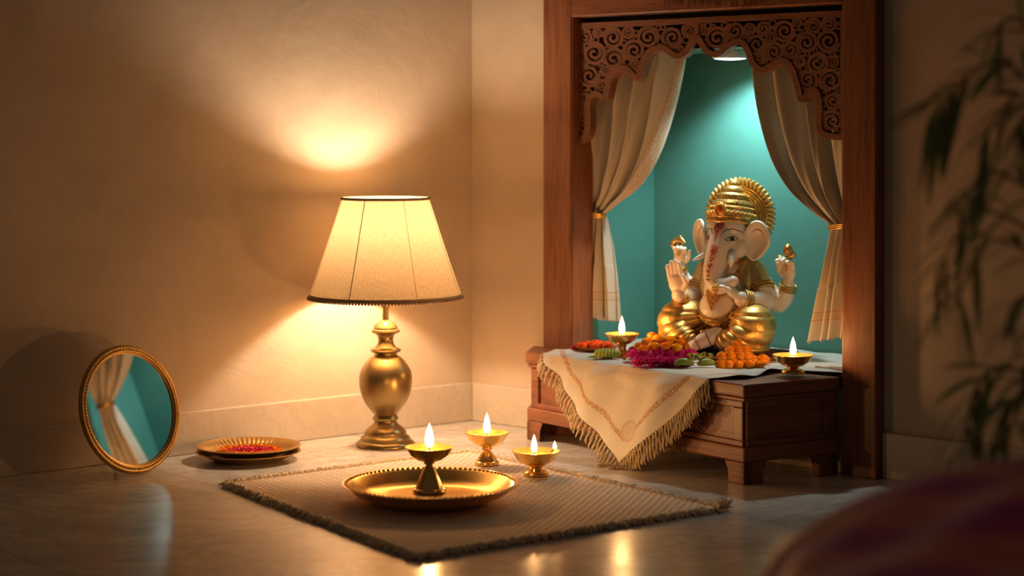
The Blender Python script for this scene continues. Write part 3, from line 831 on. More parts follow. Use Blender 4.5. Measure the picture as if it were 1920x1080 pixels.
# ------------------------------------------------------------------ flowers
def petal(m, base, direction, up, L, Wd, curl=.3, mi=0):
    d = direction.normalized(); s = d.cross(up)
    s = s.normalized() if s.length > 1e-6 else d.orthogonal().normalized(); nrm = s.cross(d).normalized()
    rows = [(0, .35), (.4, .9), (.78, 1.0), (1, .45)]; vs = []
    for t, w_ in rows:
        c = base+d*L*t+nrm*curl*L*t*t
        vs += [c-s*Wd*w_/2+nrm*Wd*.12, c, c+s*Wd*w_/2+nrm*Wd*.12]
    fs = []
    for i in range(3):
        a = 3*i; fs += [(a, a+1, a+4, a+3), (a+1, a+2, a+5, a+4)]
    m.add(vs, fs, mi=mi)
def bloom(R, kind, seed):
    rn = random.Random(seed); m = MB()
    if kind == 'marigold':
        m.ell((0, 0, R*.42), (R*.86, R*.86, R*.60), seg=16, rings=10)
        for lay in range(7):
            el = -.25+lay*.28; n_ = max(5, int(20*cos(min(el, 1.45))))
            for k in range(n_):
                g = 2*pi*(k+.5*(lay % 2)+rn.uniform(-.15, .15))/n_; d = Vector((cos(g)*cos(el), sin(g)*cos(el), sin(el)))
                b = Vector((0, 0, R*.42))+Vector((d.x*R*.66, d.y*R*.66, d.z*R*.46))
                petal(m, b, d+Vector((0, 0, .2)), Vector((0, 0, 1)) if el < 1.2 else Vector((1, 0, 0)), R*rn.uniform(.30, .38), R*.34, rn.uniform(-.2, .3))
    else:
        m.ell((0, 0, R*.35), (R*.5, R*.5, R*.35), seg=12, rings=8)
        for lay in range(7):
            el = -.35+lay*.26; n_ = max(7, int(24*cos(min(el, 1.4))))
            for k in range(n_):
                g = 2*pi*(k+.5*(lay % 2)+rn.uniform(-.2, .2))/n_; d = Vector((cos(g)*cos(el), sin(g)*cos(el), sin(el)+.1))
                b = Vector((0, 0, R*.35))+Vector((d.x*R*.3, d.y*R*.3, d.z*R*.25))
                petal(m, b, d, Vector((0, 0, 1)), R*rn.uniform(.6, .8), R*.17, rn.uniform(0, .4))
    return m
mesh_cache = {}
def flower(name, kind, R, mat, loc, label, group, cat='flower', rot=None, variant=0):
    key = (kind, mat, variant)
    if key not in mesh_cache:
        o = bloom(1.0, kind, hash(key[0]) % 7+variant*13+5 if False else variant*13+len(kind)).build(name, M[mat], sharp=180); mesh_cache[key] = o.data
    else:
        o = bpy.data.objects.new(name, mesh_cache[key]); COL.objects.link(o)
    o.location = loc; o.scale = (R, R, R*.92); o.rotation_euler = rot or (random.uniform(-.25, .25), random.uniform(-.25, .25), random.uniform(0, 6))
    tag(o, label, cat, group); return o
TZ = zc+.0036
def tat(px, py, z): return floor_at(px, py, z)
# magenta chrysanthemum heap: ring of heads
gm = 'magenta chrysanthemums in the heap at the centre of the altar'
for row, (yy, xs, z, R) in enumerate([(687, [1200, 1219, 1239, 1259, 1278], .003, .021), (679, [1190, 1211, 1232, 1253, 1274, 1294], .008, .0215), (668, [1190, 1300, 1283], .004, .019), (670, [1215, 1240, 1264], .018, .020)]):
    for x in xs:
        p = tat(x, yy, TZ); p.z = TZ+z-.003
        flower('chrysanthemum', 'chrys', R, 'magenta', p, 'magenta spiky chrysanthemum in the heap under the orange marigolds', gm, variant=random.randrange(3))
gy = 'yellow orange marigolds on top of the magenta chrysanthemums'
for x, yy, z, R, mt in [(1198, 672, .026, .0135, 'marigold'), (1214, 670, .032, .016, 'marigold_y'), (1236, 669, .038, .0175, 'marigold_y'), (1258, 670, .036, .0165, 'marigold_y'), (1277, 671, .032, .0155, 'marigold'), (1290, 672, .026, .013, 'marigold'),
                        (1226, 678, .033, .0145, 'marigold_y'), (1248, 679, .034, .0145, 'marigold'), (1268, 679, .031, .014, 'marigold_y'), (1208, 679, .029, .013, 'marigold'), (1243, 664, .052, .0115, 'marigold_y'), (1271, 667, .044, .0135, 'marigold_y'), (1222, 665, .042, .0135, 'marigold')]:
    p = tat(x, yy, TZ); p.z = TZ+z-.004
    flower('marigold', 'marigold', R, mt, p, 'golden marigold on top of the magenta chrysanthemum heap', gy, variant=random.randrange(3))
go = 'orange marigolds heaped on the right of the altar'
lay = [(690, [1350, 1367, 1386, 1405, 1426], 0, .0155), (683, [1358, 1376, 1394, 1412, 1430], .004, .0155), (684, [1354, 1370, 1387, 1403], .014, .0145), (680, [1370, 1387, 1400], .024, .014), (678, [1382], .036, .0135)]
for yy, xs, z, R in lay:
    for x in xs:
        p = tat(x, yy, TZ); p.z = TZ+z
        flower('marigold', 'marigold', R*random.uniform(.93, 1.07), 'marigold', p, 'orange marigold in the heap between the green leaves and the right oil lamp', go, variant=random.randrange(3))
# vermilion plate at the left
pp = tat(1119, 657, TZ); VP_ = empty('offering_plate', (pp.x, pp.y, TZ)); tag(VP_, 'small copper plate of vermilion flowers at the left end of the altar', 'plate')
m = MB(); m.lathe([(0, 0), (.032, 0), (.044, .004), (.052, .009), (.053, .0105), (.050, .0105), (.042, .006), (0, .0025)], 56); m.build('dish', m_metal('copper', (.75, .32, .12), .35), VP_)
gv = 'vermilion flowers on the copper plate'
for i in range(19):
    a = i*2.4; r = .0095*sqrt(i)
    p = Vector((pp.x+r*cos(a), pp.y+r*sin(a)*.9, TZ+.006+.008*(1-r/.045)))
    flower('marigold', 'marigold', random.uniform(.0092, .0115), 'vermilion', p, 'small vermilion marigold on the copper plate at the left end', gv, variant=i % 3)
p = tat(1078, 656, TZ)
flower('marigold', 'marigold', .011, 'pinkred', p, 'crimson bloom at the left edge of the altar, outside the copper plate', None, variant=1)
for x, y_ in [(1165, 668), (1172, 671), (1176, 667)]:
    p = tat(x, y_+2, TZ); flower('marigold', 'marigold', .0062, 'marigold', p, 'tiny orange bloom lying at the foot of the left altar lamp', 'tiny orange blooms by the left altar lamp', variant=2)
# green bud cluster
pb = tat(1139, 673, TZ); GB = empty('flower_bud', (pb.x, pb.y, TZ)); tag(GB, 'pale green closed lotus bud lying in front of the left altar lamp', 'flower bud')
m = MB(); ax = Vector((1, -.15, 0)).normalized()
for k in range(8):
    t = k/7; c = ax*(-.026+.052*t)+Z*.0125; r = .0135*sin(pi*(.18+.72*t))**.6
    m.ell(c, (.0055, r, r*.92), seg=14, rings=9)
m.build('bud', M['bud'], GB)
m = MB(); m.tube([ax*-.024+Z*.006, ax*-.034+Z*.004, ax*-.046+Z*.003], [.0045, .003, .001], 8); m.build('stem', M['leafg'], GB)
# green leaves cluster at centre right
gb = tat(1304, 690, TZ); GL = empty('leaf_bundle', (gb.x, gb.y, TZ)); tag(GL, 'bundle of rolled green betel leaves between the magenta heap and orange marigolds', 'leaves')
for q, (a0, L_, r_, x0, y0, z0) in enumerate([(2.95, .044, .011, -.004, -.006, .010), (.22, .042, .0105, .004, -.010, .010)]):
    m = MB(); d = Vector((cos(a0), sin(a0), 0)); pts = [Vector((x0, y0, z0))+d*L_*t+Z*.004*sin(pi*t) for t in [k/8 for k in range(9)]]
    m.tube(pts, [r_*(sin(pi*(.1+.85*k/8)))**.6 for k in range(9)], 12, flat=.8); m.build('rolled_leaf', M['leafg'], GL)
m = MB(); rn = random.Random(4)
for k in range(26):
    c = Vector((rn.uniform(-.014, .038), rn.uniform(0, .018), .014+rn.uniform(0, .012))); g = rn.uniform(0, 6)
    petal(m, c, Vector((cos(g), sin(g), rn.uniform(.3, 1))), Z, .011, .008, .2)
tag(m.build('young_leaf', M['bud'], GL, sharp=180), 'bright green crumpled young leaves')
# ring of marigolds on floor plate
gf = 'marigold beads ringed round the petals on the floor plate'
gc = Vector((pc.x+.003, pc.y-.006, .0125+.0028))
for k in range(28):
    g = 2*pi*k/28; p = gc+Vector((.064*cos(g), .052*sin(g), .001))
    flower('marigold', 'marigold', .0105, 'marigold', p, 'small orange marigold in the ring on the upper floor plate', gf, variant=k % 3)
m = MB(); m.lathe([(.054, 0), (.053, .003), (.045, .0055), (.02, .0065), (0, .0067)], 40, sy=.78, cap=False)
for i in range(320):
    a = random.uniform(0, 2*pi); r = .05*sqrt(random.random()); g = random.uniform(0, 6)
    petal(m, Vector((r*cos(a), r*.78*sin(a), .0045+.0015*(1-r/.05))), Vector((cos(g), sin(g), .35)), Z, .008, .006, .3)
o = m.build('petal_heap', M['pinkred'], sharp=180); o.location = gc; tag(o, 'heap of crimson petals inside the marigold ring on the upper floor plate', 'petals', kind='stuff')

# ------------------------------------------------------------------ table lamp
lc = floor_at(723, 836); LM = empty('table_lamp', lc); tag(LM, 'glowing brass table lamp with a linen cone shade, standing on the floor', 'lamp')
ps = lc.y/F
def lz(y): return H-(y-HZ)*ps
def prof(lst): return [(r*ps, max(0, lz(y))) for y, r in lst]
def smprof(lst, n=4): return [(max(0, p.x), p.y) for p in crom([(a, b, 0) for a, b in prof(lst)], n)]
m = MB(); m.lathe(prof([(836, 0), (836, 54), (834, 55.5), (830, 55), (826, 51), (824, 46), (821, 46.5), (817, 44), (814, 39), (811, 39.5), (807, 38), (800, 31), (795, 24), (791, 21), (788, 21), (786, 24), (783, 24.5), (780, 22), (777, 21)]), 72); m.build('base', M['brass_lamp'], LM)
m = MB(); m.lathe(smprof([(778, 20), (770, 27), (755, 38), (738, 46), (718, 49.5), (700, 48.5), (685, 42), (674, 33), (668, 26)]), 72); m.build('body', M['brass_lamp'], LM)
m = MB(); m.lathe(prof([(669, 25), (665, 21), (661, 21), (659.5, 27), (657, 29), (654, 27.5), (652, 21)])+smprof([(651, 20), (645, 16), (638, 14), (630, 15.5), (625, 20)])+prof([(623.5, 25), (621, 27), (618, 26), (616, 22), (614, 22.5), (609, 20), (604, 14), (600, 8), (599, 6), (577, 5.5), (576, 8.5), (572, 9), (571, 5), (545, 5), (540, 9), (500, 9.5), (480, 8)]), 56); m.build('neck', M['brass_lamp'], LM)
zb_ = lz(372)-.080
m = MB(); m.lathe([(.011, zb_-.055), (.013, zb_-.04), (.024, zb_-.012), (.028, zb_+.004), (.025, zb_+.020), (.014, zb_+.029), (0, zb_+.031)], 32, cap=False); m.build('bulb', M['bulb'], LM)
def shade_m():
    n = NT('shade_linen'); uv = n.co('UV', scale=(1, .12, 1)); uv2 = n.co('UV', scale=(.12, 1, 1))
    a = n.noise(uv, 160, 4, .7); b = n.noise(uv2, 200, 3, .6); lo = n.noise(n.co('UV', scale=(1, .3, 1)), 14, 4, .6)
    t = n.math('ADD', n.math('MULTIPLY', a, .6), n.math('MULTIPLY', b, .4))
    col = n.mix(n.ramp(t, [(.3, (0, 0, 0)), (.68, (1, 1, 1))]), c4(.46, .29, .14), c4(.90, .68, .40))
    col = n.mix(n.math('MULTIPLY', lo, .35), col, c4(.6, .42, .22))
    d = n.n('BsdfDiffuse'); n.put(d.inputs[0], col); tr = n.n('BsdfTranslucent'); n.put(tr.inputs[0], col)
    mx = n.n('MixShader'); mx.inputs[0].default_value = .11; n.t.links.new(d.outputs[0], mx.inputs[1]); n.t.links.new(tr.outputs[0], mx.inputs[2])
    n.t.links.new(mx.outputs[0], n.out.inputs[0]); return n.m
M['shade'] = shade_m()
zt_, zbm = lz(372), lz(557); rt, rb = 81.5*ps, 144*ps
def shade_pt(g, t, ex=0):
    r = rt+(rb-rt)*(t*.93+.07*t*t)+ex; return Vector((r*cos(g), r*sin(g), zt_+(zbm-zt_)*t))
m = MB(); m.grid(lambda u, v: shade_pt(2*pi*u, v), 96, 24, lambda u, v: (u*3, v)); SH = m.build('lamp_shade', M['shade'], LM, sharp=180)
M['trim'] = m_plain('shade_trim', (.42, .28, .17), .9, .4, 500)
m = MB()
m.tube([shade_pt(2*pi*k/96, 0, .0008) for k in range(96)], .0034, 8, True); tag(m.build('top_trim', M['trim'], SH), 'brown binding round the top')
m = MB(); m.grid(lambda u, v: shade_pt(2*pi*u, .965+.035*v, .0015), 96, 2)
for k in range(150):
    g = 2*pi*k/150; m.ell(shade_pt(g, 1.0, .001)-Z*.0015, .0034, seg=6, rings=5)
tag(m.build('beaded_trim', M['trim'], SH), 'brown beaded braid round the bottom')
m = MB()
for k in range(7):
    g = radians(-114)+2*pi*k/7; m.tube([shade_pt(g, t/8, .0003) for t in range(9)], .0011 if k == 0 else .0005, 5)
m.build('seam', M['trim'], SH)
light('bulb_light', 'POINT', (0, 0, zb_), 12.5, (1, .76, .52), .026, LM)

# ------------------------------------------------------------------ round mirror
bm_ = floor_at(262, 891); nh = Vector((.799, -.601, 0)).normalized(); be = radians(14); Rm = .140
upv = (Z*cos(be)-nh*sin(be)).normalized(); nv = (nh*cos(be)+Z*sin(be)).normalized(); sv = upv.cross(nv).normalized()
MR = empty('round_mirror', bm_); tag(MR, 'round gilt framed mirror leaning back on the floor, reflecting teal', 'mirror')
cm = upv*(Rm+.0005)+Z*.003
def ringpt(g, r, o): return cm+sv*r*cos(g)+upv*r*sin(g)+nv*o
m = MB()
for r, o, t in ((Rm-.006, .004, .0065), (Rm-.013, .008, .0035), (Rm-.0165, .005, .003)):
    m.tube([ringpt(2*pi*k/120, r, o) for k in range(120)], t, 10, True)
for k in range(110):
    g = 2*pi*k/110; m.ell(ringpt(g, Rm-.0095, .0095), .0024, seg=6, rings=5)
m.build('frame', M['brass_old'], MR)
m = MB(); m.add([ringpt(2*pi*k/96, Rm-.012, .004) for k in range(96)]+[ringpt(2*pi*k/96, Rm-.012, -.003) for k in range(96)], [list(range(96)), list(range(96, 192))[::-1]]+[(k, (k+1) % 96, 96+(k+1) % 96, 96+k) for k in range(96)])
m.build('glass', M['mirror'], MR, smooth=False)
m = MB(); tpn = cm+upv*.06-nv*.004; m.tube([tpn, Vector((tpn.x, tpn.y, 0))-nh*.025+Z*.004], .005, 8); m.build('strut', M['brass_old'], MR)

# ------------------------------------------------------------------ foreground fabric and plant
def throw_m():
    n = NT('silk_throw'); v = n.co('UV', scale=(1, 1, 1)); sp = n.n('SeparateXYZ'); n.t.links.new(v, sp.inputs[0])
    w1 = n.n('TexWave'); n.put(w1.inputs['Vector'], v); w1.inputs['Scale'].default_value = 2.3; w1.inputs['Distortion'].default_value = 3
    w1.bands_direction = 'DIAGONAL'
    f = n.ramp(w1.outputs['Fac'], [(.0, (.38, .008, .18)), (.45, (.70, .015, .16)), (.62, (.60, .02, .06)), (.80, (.85, .34, .08)), (1, (.65, .05, .08))])
    n.pbsdf(f, .6, Sheen_Weight=.3); return n.m
m = MB()
def thr(u, v):
    x = .215+1.085*u; y = 1.45+.78*v
    pr = 0
    pts = [(.215, 0), (.245, .16), (.262, .265), (.29, .31), (.335, .332), (.40, .355), (.51, .392), (.8, .43), (1.3, .45)]
    for a, b in zip(pts, pts[1:]):
        if a[0] <= x <= b[0]+1e-6: t = (x-a[0])/(b[0]-a[0]); t = t*t*(3-2*t) if False else t; pr = a[1]+(b[1]-a[1])*t
    gy_ = min(1, (1-abs(2*v-1))/.26); gy_ = sin(gy_*pi/2)**.8
    z = pr*gy_+.009*sin(x*24+y*11)*gy_*min(1, pr/.2)+.006*sin(y*30-x*9)*gy_*min(1, pr/.2)
    return Vector((x+.02*sin(y*19)*(1-gy_*.5), y, max(0.002, z)))
m.grid(thr, 120, 90, lambda u, v: (u*2.2, v*1.2))
o = m.build('draped_throw', throw_m(), sharp=180); tag(o, 'dark maroon and gold silk throw heaped in the near right corner, out of focus', 'fabric'); solid(o, .003, 1)
PLT = empty('potted_plant', (.95, 2.8, 0)); tag(PLT, 'blurred dark green plant with narrow drooping leaves at the right edge', 'plant')
m = MB(); m.lathe([(0, 0), (.085, 0), (.09, .01), (.12, .19), (.13, .20), (.13, .22), (.115, .22), (.11, .19), (0, .185)], 40); m.build('pot', M['pot'], PLT)
m = MB(); m.lathe([(.109, .192), (.05, .198), (0, .2)], 24, cap=False); m.build('soil', M['soil'], PLT)
rn = random.Random(21)
PB = Vector(PLT.location)
def leaf(m, p, d, L, Wd, droop):
    d = d.normalized(); s = d.cross(Z); s = s.normalized() if s.length > .01 else Vector((1, 0, 0)); s = (s+Z*rn.uniform(-.6, .6)).normalized()
    vs = []; N = 7
    for k in range(N+1):
        t = k/N; c = p+d*L*t-Z*droop*L*t*t; w_ = Wd*sin(pi*min(1, t*.93+.07))**.8
        vs += [c-s*w_/2, c+Vector((0, 0, -.15*w_)), c+s*w_/2]
    m.add(vs, [f for k in range(N) for f in ((3*k, 3*k+1, 3*k+4, 3*k+3), (3*k+1, 3*k+2, 3*k+5, 3*k+4))])
stems = [((1750, 205), 3.0, (1900, 130), 15, .085, .017), ((1850, 250), 3.05, (1945, 190), 9, .07, .015), ((1795, 395), 2.95, (1890, 330), 12, .07, .010), ((1760, 500), 3.05, (1870, 400), 15, .075, .009), ((1790, 580), 3.0, (1880, 450), 13, .08, .012),
         ((1800, 855), 3.1, (1870, 690), 15, .08, .012), ((1850, 880), 3.0, (1920, 740), 11, .085, .015), ((1865, 60), 3.1, (1935, 60), 11, .08, .010), ((1905, 300), 3.0, (1950, 220), 8, .08, .016), ((1880, 640), 3.0, (1935, 560), 8, .06, .010), ((1900, 800), 3.1, (1960, 640), 10, .08, .016)]
for (tx, ty), d, (mx_, my_), nl, LL, WW in stems:
    d -= .42; tip = at(tx, ty, d)-PB; mid = at(mx_, my_, d)-PB; root = Vector((rn.uniform(-.03, .03), rn.uniform(-.03, .03), .19))
    up_ = Vector((mid.x*.35+.02, mid.y*.5, .19+(mid.z-.19)*.62)) if mid.z > .25 else Vector((mid.x*.45, mid.y*.5, mid.z+.05))
    path = crom([root, up_, mid, tip], 10)
    m = MB(); m.tube(path, [.0045*(1-.7*k/len(path)) for k in range(len(path))], 6); ST = m.build('stem', M['stemm'], PLT)
    m = MB(); n0 = len(path)
    for k in range(nl):
        t = .58+.42*k/(nl-1); i = min(n0-2, int(t*(n0-1))); p = path[i].lerp(path[i+1], t*(n0-1)-i); tan = (path[i+1]-path[i]).normalized()
        sd = Vector((tan.z, 0, -tan.x)) if k % 2 else -Vector((tan.z, 0, -tan.x))
        leaf(m, p, tan*.8+sd*.55+Vector((0, rn.uniform(-.4, .4), 0)), LL*rn.uniform(.7, 1.15), WW*rn.uniform(.8, 1.2), rn.uniform(.25, .8))
    m.build('leaves', M['plant'], ST, sharp=180)

# ------------------------------------------------------------------ deity statue
KS = 4.66/F
sb = at(1372, 655, 4.66)
ST_ = empty('deity_statue', sb, radians(-35))
tag(ST_, 'seated elephant-headed deity statue, painted cream and gold, with crown and halo in the niche', 'statue')
def S(r, f, h): return Vector((r, -f, h))*KS
def fuse(m, name, mat, vox=1.5, sm=6, parent=ST_, post=None, keep=True):
    o = m.build('tmp', mat)
    md = o.modifiers.new('r', 'REMESH'); md.mode = 'VOXEL'; md.voxel_size = vox*KS; md.use_smooth_shade = True
    if sm:
        s = o.modifiers.new('s', 'SMOOTH'); s.factor = .5; s.iterations = sm
    dg = bpy.context.evaluated_depsgraph_get(); dg.update()
    me = bpy.data.meshes.new_from_object(o.evaluated_get(dg)); me.name = name
    old = o.data; bpy.data.objects.remove(o); bpy.data.meshes.remove(old)
    if post:
        ns = [v.normal.copy() for v in me.vertices]
        for v, n_ in zip(me.vertices, ns): v.co += n_*post(v.co/KS, n_)*KS
    if not me.materials: me.materials.append(mat)
    me.polygons.foreach_set('use_smooth', [True]*len(me.polygons)); me.update()
    r = bpy.data.objects.new(name, me); COL.objects.link(r); r.parent = parent
    return r
def capS(m, pts, rs, n=14, sub=5): m.cap([S(*p) for p in pts], [q*KS for q in rs], n, sub)
def ellS(m, c, rad, rot=None, seg=24, rings=16): m.ell(S(*c), tuple(q*KS for q in rad), rot, seg, rings)
def tubS(m, pts, r, n=8, closed=False, flat=1.0): m.tube([S(*p) for p in pts], [q*KS for q in r] if hasattr(r, '__len__') else r*KS, n, closed, flat)
def basis(x, y, z): return Matrix((x, y, z)).transposed()
def ringS(m, c, axis, rad, t, n=30, ry=None):
    """torus round an arm at c (px units) with given axis"""
    a = Vector(axis).normalized(); u = a.orthogonal().normalized(); v = a.cross(u)
    m.tube([Vector(c)*1.0+u*rad*cos(2*pi*k/n)+v*(ry or rad)*sin(2*pi*k/n) for k in range(n)], t, 8, True)
# ---- hands (px units, body frame converted to local axes)
def L3(r, f, h): return Vector((r, -f, h))
def hand(m, wrist, up, nrm, size, curl, thumb=1, tcurl=.4, spread=.03, curls=None):
    """palm faces nrm; thumb on side thumb*(up x nrm)"""
    up = up.normalized(); nrm = (nrm-up*nrm.dot(up)).normalized(); side = up.cross(nrm)
    W = size*.44; PLn = size*.48
    rot = basis(side, nrm, up)
    m.ell((wrist+up*PLn*.50)*KS, (W*.54*KS, size*.15*KS, PLn*.62*KS), rot, 20, 12)
    m.ell((wrist+up*PLn*.78)*KS, (W*.56*KS, size*.125*KS, PLn*.34*KS), rot, 20, 12)
    m.ell((wrist+up*PLn*.05)*KS, (W*.36*KS, size*.155*KS, PLn*.35*KS), rot, 16, 10)
    ln = [.40, .47, .50, .45]
    for i in range(4):
        x = (i-1.5)*W*.265*(-thumb); l = ln[3-i]*size if thumb > 0 else ln[3-i]*size
        b = wrist+up*PLn*(.86 if i in (1, 2) else .80)+side*x
        c = (curls[i] if curls else curl); d = (up+side*(x/W)*spread*6).normalized(); ax = nrm
        p = [b]; ang = 0
        for sgl, ca in ((.42, .45), (.33, 1.0), (.25, .7)):
            ang += c*ca; dd = d*cos(ang)+ax*sin(ang); p.append(p[-1]+dd*l*sgl)
        r0 = size*.070
        m.cap([q*KS for q in p], [r0*1.05*KS, r0*KS, r0*.92*KS, r0*.80*KS], 10, 3)
    tb = wrist+up*PLn*.22+side*W*.40*thumb; td = (up*.75+side*.75*thumb+nrm*.25).normalized()
    p1 = tb+td*size*.20; t2 = (up*.9+side*(.35-tcurl)*thumb+nrm*(.15+tcurl*.6)).normalized(); p2 = p1+t2*size*.16; p3 = p2+t2*size*.10
    m.cap([tb*KS, p1*KS, p2*KS, p3*KS], [size*.095*KS, size*.08*KS, size*.07*KS, size*.058*KS], 10, 3)
# ---- body, one continuous skin: belly, chest, four arms, hands, feet
vE = Vector
m = MB()
ellS(m, (0, 38, 78), (44, 40, 42)); ellS(m, (0, 22, 112), (46, 36, 36)); ellS(m, (0, 8, 145), (45, 26, 24)); ellS(m, (0, 0, 60), (50, 36, 36))
capS(m, [(-40, 2, 150), (0, -2, 158), (40, 2, 150)], [20, 20, 20]); capS(m, [(0, 0, 150), (0, 12, 195)], [22, 24])
# viewer-right front arm
capS(m, [(50, 0, 147), (66, 6, 120), (75, 14, 97)], [21, 20, 20]); capS(m, [(75, 14, 97), (66, 42, 95), (54, 60, 101)], [21.5, 19, 15])
# viewer-left front arm
capS(m, [(-50, 0, 147), (-62, 8, 118), (-66, 20, 95)], [21, 20, 19]); capS(m, [(-66, 20, 95), (-71, 46, 92), (-76, 66, 103)], [20, 18.5, 14])
# rear arms
capS(m, [(50, -10, 140), (76, -14, 106), (90, -16, 90)], [17, 17, 17]); capS(m, [(90, -16, 90), (104, -15, 104), (112, -12, 128)], [18, 16.5, 12.5])
capS(m, [(-48, -10, 145), (-80, -12, 122), (-97, -4, 118)], [16, 14, 13]); capS(m, [(-97, -4, 118), (-106, 2, 135), (-108, 5, 154)], [14, 13, 10.5])
hand(m, L3(-75, 71, 108), L3(-.12, .10, 1), L3(.12, 1, -.05), 66, .08, thumb=1, tcurl=.45, spread=.012, curls=[.10, .06, .05, .10])
hand(m, L3(50, 64, 104), L3(-.62, .40, .62), L3(-.70, .25, -.62), 60, .65, thumb=-1, tcurl=.55, curls=[.75, .75, .55, .35])
hand(m, L3(114, -11, 134), L3(.02, .08, 1), L3(-.25, 1, 0), 64, .55, thumb=-1, tcurl=.5, curls=[.85, .9, .9, .85])
hand(m, L3(-108, 5, 156), L3(.05, .08, 1), L3(.35, 1, 0), 54, .6, thumb=1, tcurl=.2, curls=[.9, .95, .9, .8])
# feet
capS(m, [(22, 94, 36), (4, 106, 28), (-13, 116, 17)], [15, 15.5, 10.5]); 
for i in range(5): capS(m, [(-14-i*.6, 116-i*1.0+2, 22-i*4.2), (-20-i*.5, 120-i*.8, 20-i*4.0)], [4.2 if i else 5.2, 3.8 if i else 4.6])
capS(m, [(60, 92, 8), (36, 100, 8)], [9, 7])
body = fuse(m, 'body', M['skin'], 1.15, 5)
# ---- head with trunk
m = MB()
ellS(m, (0, 8, 214), (42, 40, 42)); ellS(m, (-13, 22, 232), (25, 24, 22)); ellS(m, (13, 22, 232), (25, 24, 22)); ellS(m, (0, 24, 205), (33, 26, 26))
ellS(m, (-27, 22, 193), (16, 18, 20)); ellS(m, (27, 22, 193), (16, 18, 20))
capS(m, [(0, 34, 216), (0, 46, 196), (-2, 55, 172), (-3, 62, 150), (2, 66, 132), (14, 70, 125), (28, 70, 127), (40, 68, 134)], [24, 22.5, 21.5, 20.5, 19.5, 17, 13.5, 10], 18, 7)
capS(m, [(22, 32, 188), (25, 42, 180)], [9, 7.5]); capS(m, [(-22, 32, 188), (-27, 42, 180)], [9, 7.5])
head = fuse(m, 'head', M['skin'], 1.15, 7)
def bvh(*os):
    vs, fs = [], []
    for o in os:
        b = len(vs); vs += [v.co.copy() for v in o.data.vertices]; fs += [[b+i for i in p.vertices] for p in o.data.polygons]
    return BVHTree.FromPolygons(vs, fs)
def project(tree, pts, dirn=(0, -1, 0), lift=.6, start=200):
    """pts (r,h) cast from the front onto the surface"""
    out = []; d = Vector((-dirn[0], -dirn[1], -dirn[2])).normalized()*-1
    for r, h in pts:
        o = Vector((r, -start, h))*KS; hit, n_, i_, ds = tree.ray_cast(o, Vector((0, 1, 0)))
        if hit is not None: out.append(hit+n_*lift*KS)
    return out
# ---- ears: cupped shells
def ear(cr_, cf, ch, rr, hh, sgn, yaw):
    m = MB(); N = 36; RN = 12
    R_ = Matrix.Rotation(yaw, 3, 'Z')
    def shp(g, t):
        x = rr*t*cos(g)*(1.05 if cos(g)*sgn > 0 else .85); z = hh*t*sin(g)
        z *= (1.0+.10*cos(g)*sgn*(1 if sin(g) > 0 else 0)); x *= (1-.30*max(0, -sin(g))**1.5)
        x += sgn*(-.20*rr)*max(0, -sin(g))*t
        y = -12*t**2.4+(3.0*max(0, t-.85)/.15)+2.0*cos(3.0*z/hh+1)*t*.6+6*(x*sgn/rr)*t*(1 if x*sgn < 0 else 0)
        return R_ @ Vector((x, y, z))
    vs = []
    for j in range(RN+1):
        for k in range(N): vs.append((shp(2*pi*k/N, max(.02, j/RN))+Vector((cr_, -cf, ch)))*KS)
    m.add(vs, [(j*N+k, j*N+(k+1) % N, (j+1)*N+(k+1) % N, (j+1)*N+k) for j in range(RN) for k in range(N)]+[list(range(N))])
    o = m.build('ear', M['skin'], head, sharp=180); solid(o, 4.5*KS, 0); s = o.modifiers.new('u', 'SUBSURF'); s.levels = 1; s.render_levels = 2
    m = MB(); m.tube([(shp(2*pi*k/60, .98)+Vector((cr_, -cf, ch)))*KS for k in range(60)], 3.4*KS, 10, True)
    m.build('ear_rim', M['skin'], o)
    m = MB(); m.tube([(shp(radians(20+k*10) if sgn > 0 else radians(160-k*10), .60)+Vector((cr_, -cf-3.0, ch)))*KS for k in range(13)], [(.25+.6*sin(pi*k/12))*KS for k in range(13)], 6)
    tag(m.build('ear_line', M['redline'], o), 'thin red line inside the ear')
ear(58, 4, 206, 25, 35, 1, radians(2)); ear(-54, 6, 208, 20, 33, -1, radians(-22))
# ---- tusks
m = MB(); m.tube([S(*p) for p in [(23, 38, 186), (28, 51, 180), (31, 58, 170), (30, 60, 158)]], [6*KS, 6.6*KS, 6.0*KS, 1.2*KS], 12); m.build('tusk', M['white'], head)
m = MB(); m.tube([S(*p) for p in [(-23, 36, 186), (-31, 49, 179), (-40, 57, 173), (-49, 62, 168)]], [5.5*KS, 5.2*KS, 4.2*KS, .8*KS], 12); m.build('tusk', M['white'], head)
# ---- face paint
T = bvh(head)
def paint(name, strokes, mat, wd, parent=head, lift=.25, tree=None, lab=None):
    m = MB()
    for st_ in strokes:
        if len(st_) == 3 and not hasattr(st_[2], '__len__'): pts, w_ = st_[0], st_[2]
        else: pts, w_ = st_, wd
        q = crom([(a, b, 0) for a, b in pts], 6); P_ = project(tree or T, [(p.x, p.y) for p in q], lift=lift)
        if len(P_) > 1:
            n_ = len(P_); m.tube(P_, [w_*KS*(.35+.65*sin(pi*(k+.5)/n_)) for k in range(n_)], 6)
    o = m.build(name, mat, parent)
    if lab: tag(o, lab)
def disc(tree, c, rx, ry, name, mat, lift=.3, par=head, n=24):
    pts = [(c[0]+rx*cos(2*pi*k/n), c[1]+ry*sin(2*pi*k/n)) for k in range(n)]
    P_ = project(tree, pts, lift=lift); Cn = project(tree, [c], lift=lift+.35)
    if len(P_) == n and Cn:
        m = MB(); m.add(P_+Cn, [(k, (k+1) % n, n) for k in range(n)]); return m.build(name, mat, par, sharp=180)
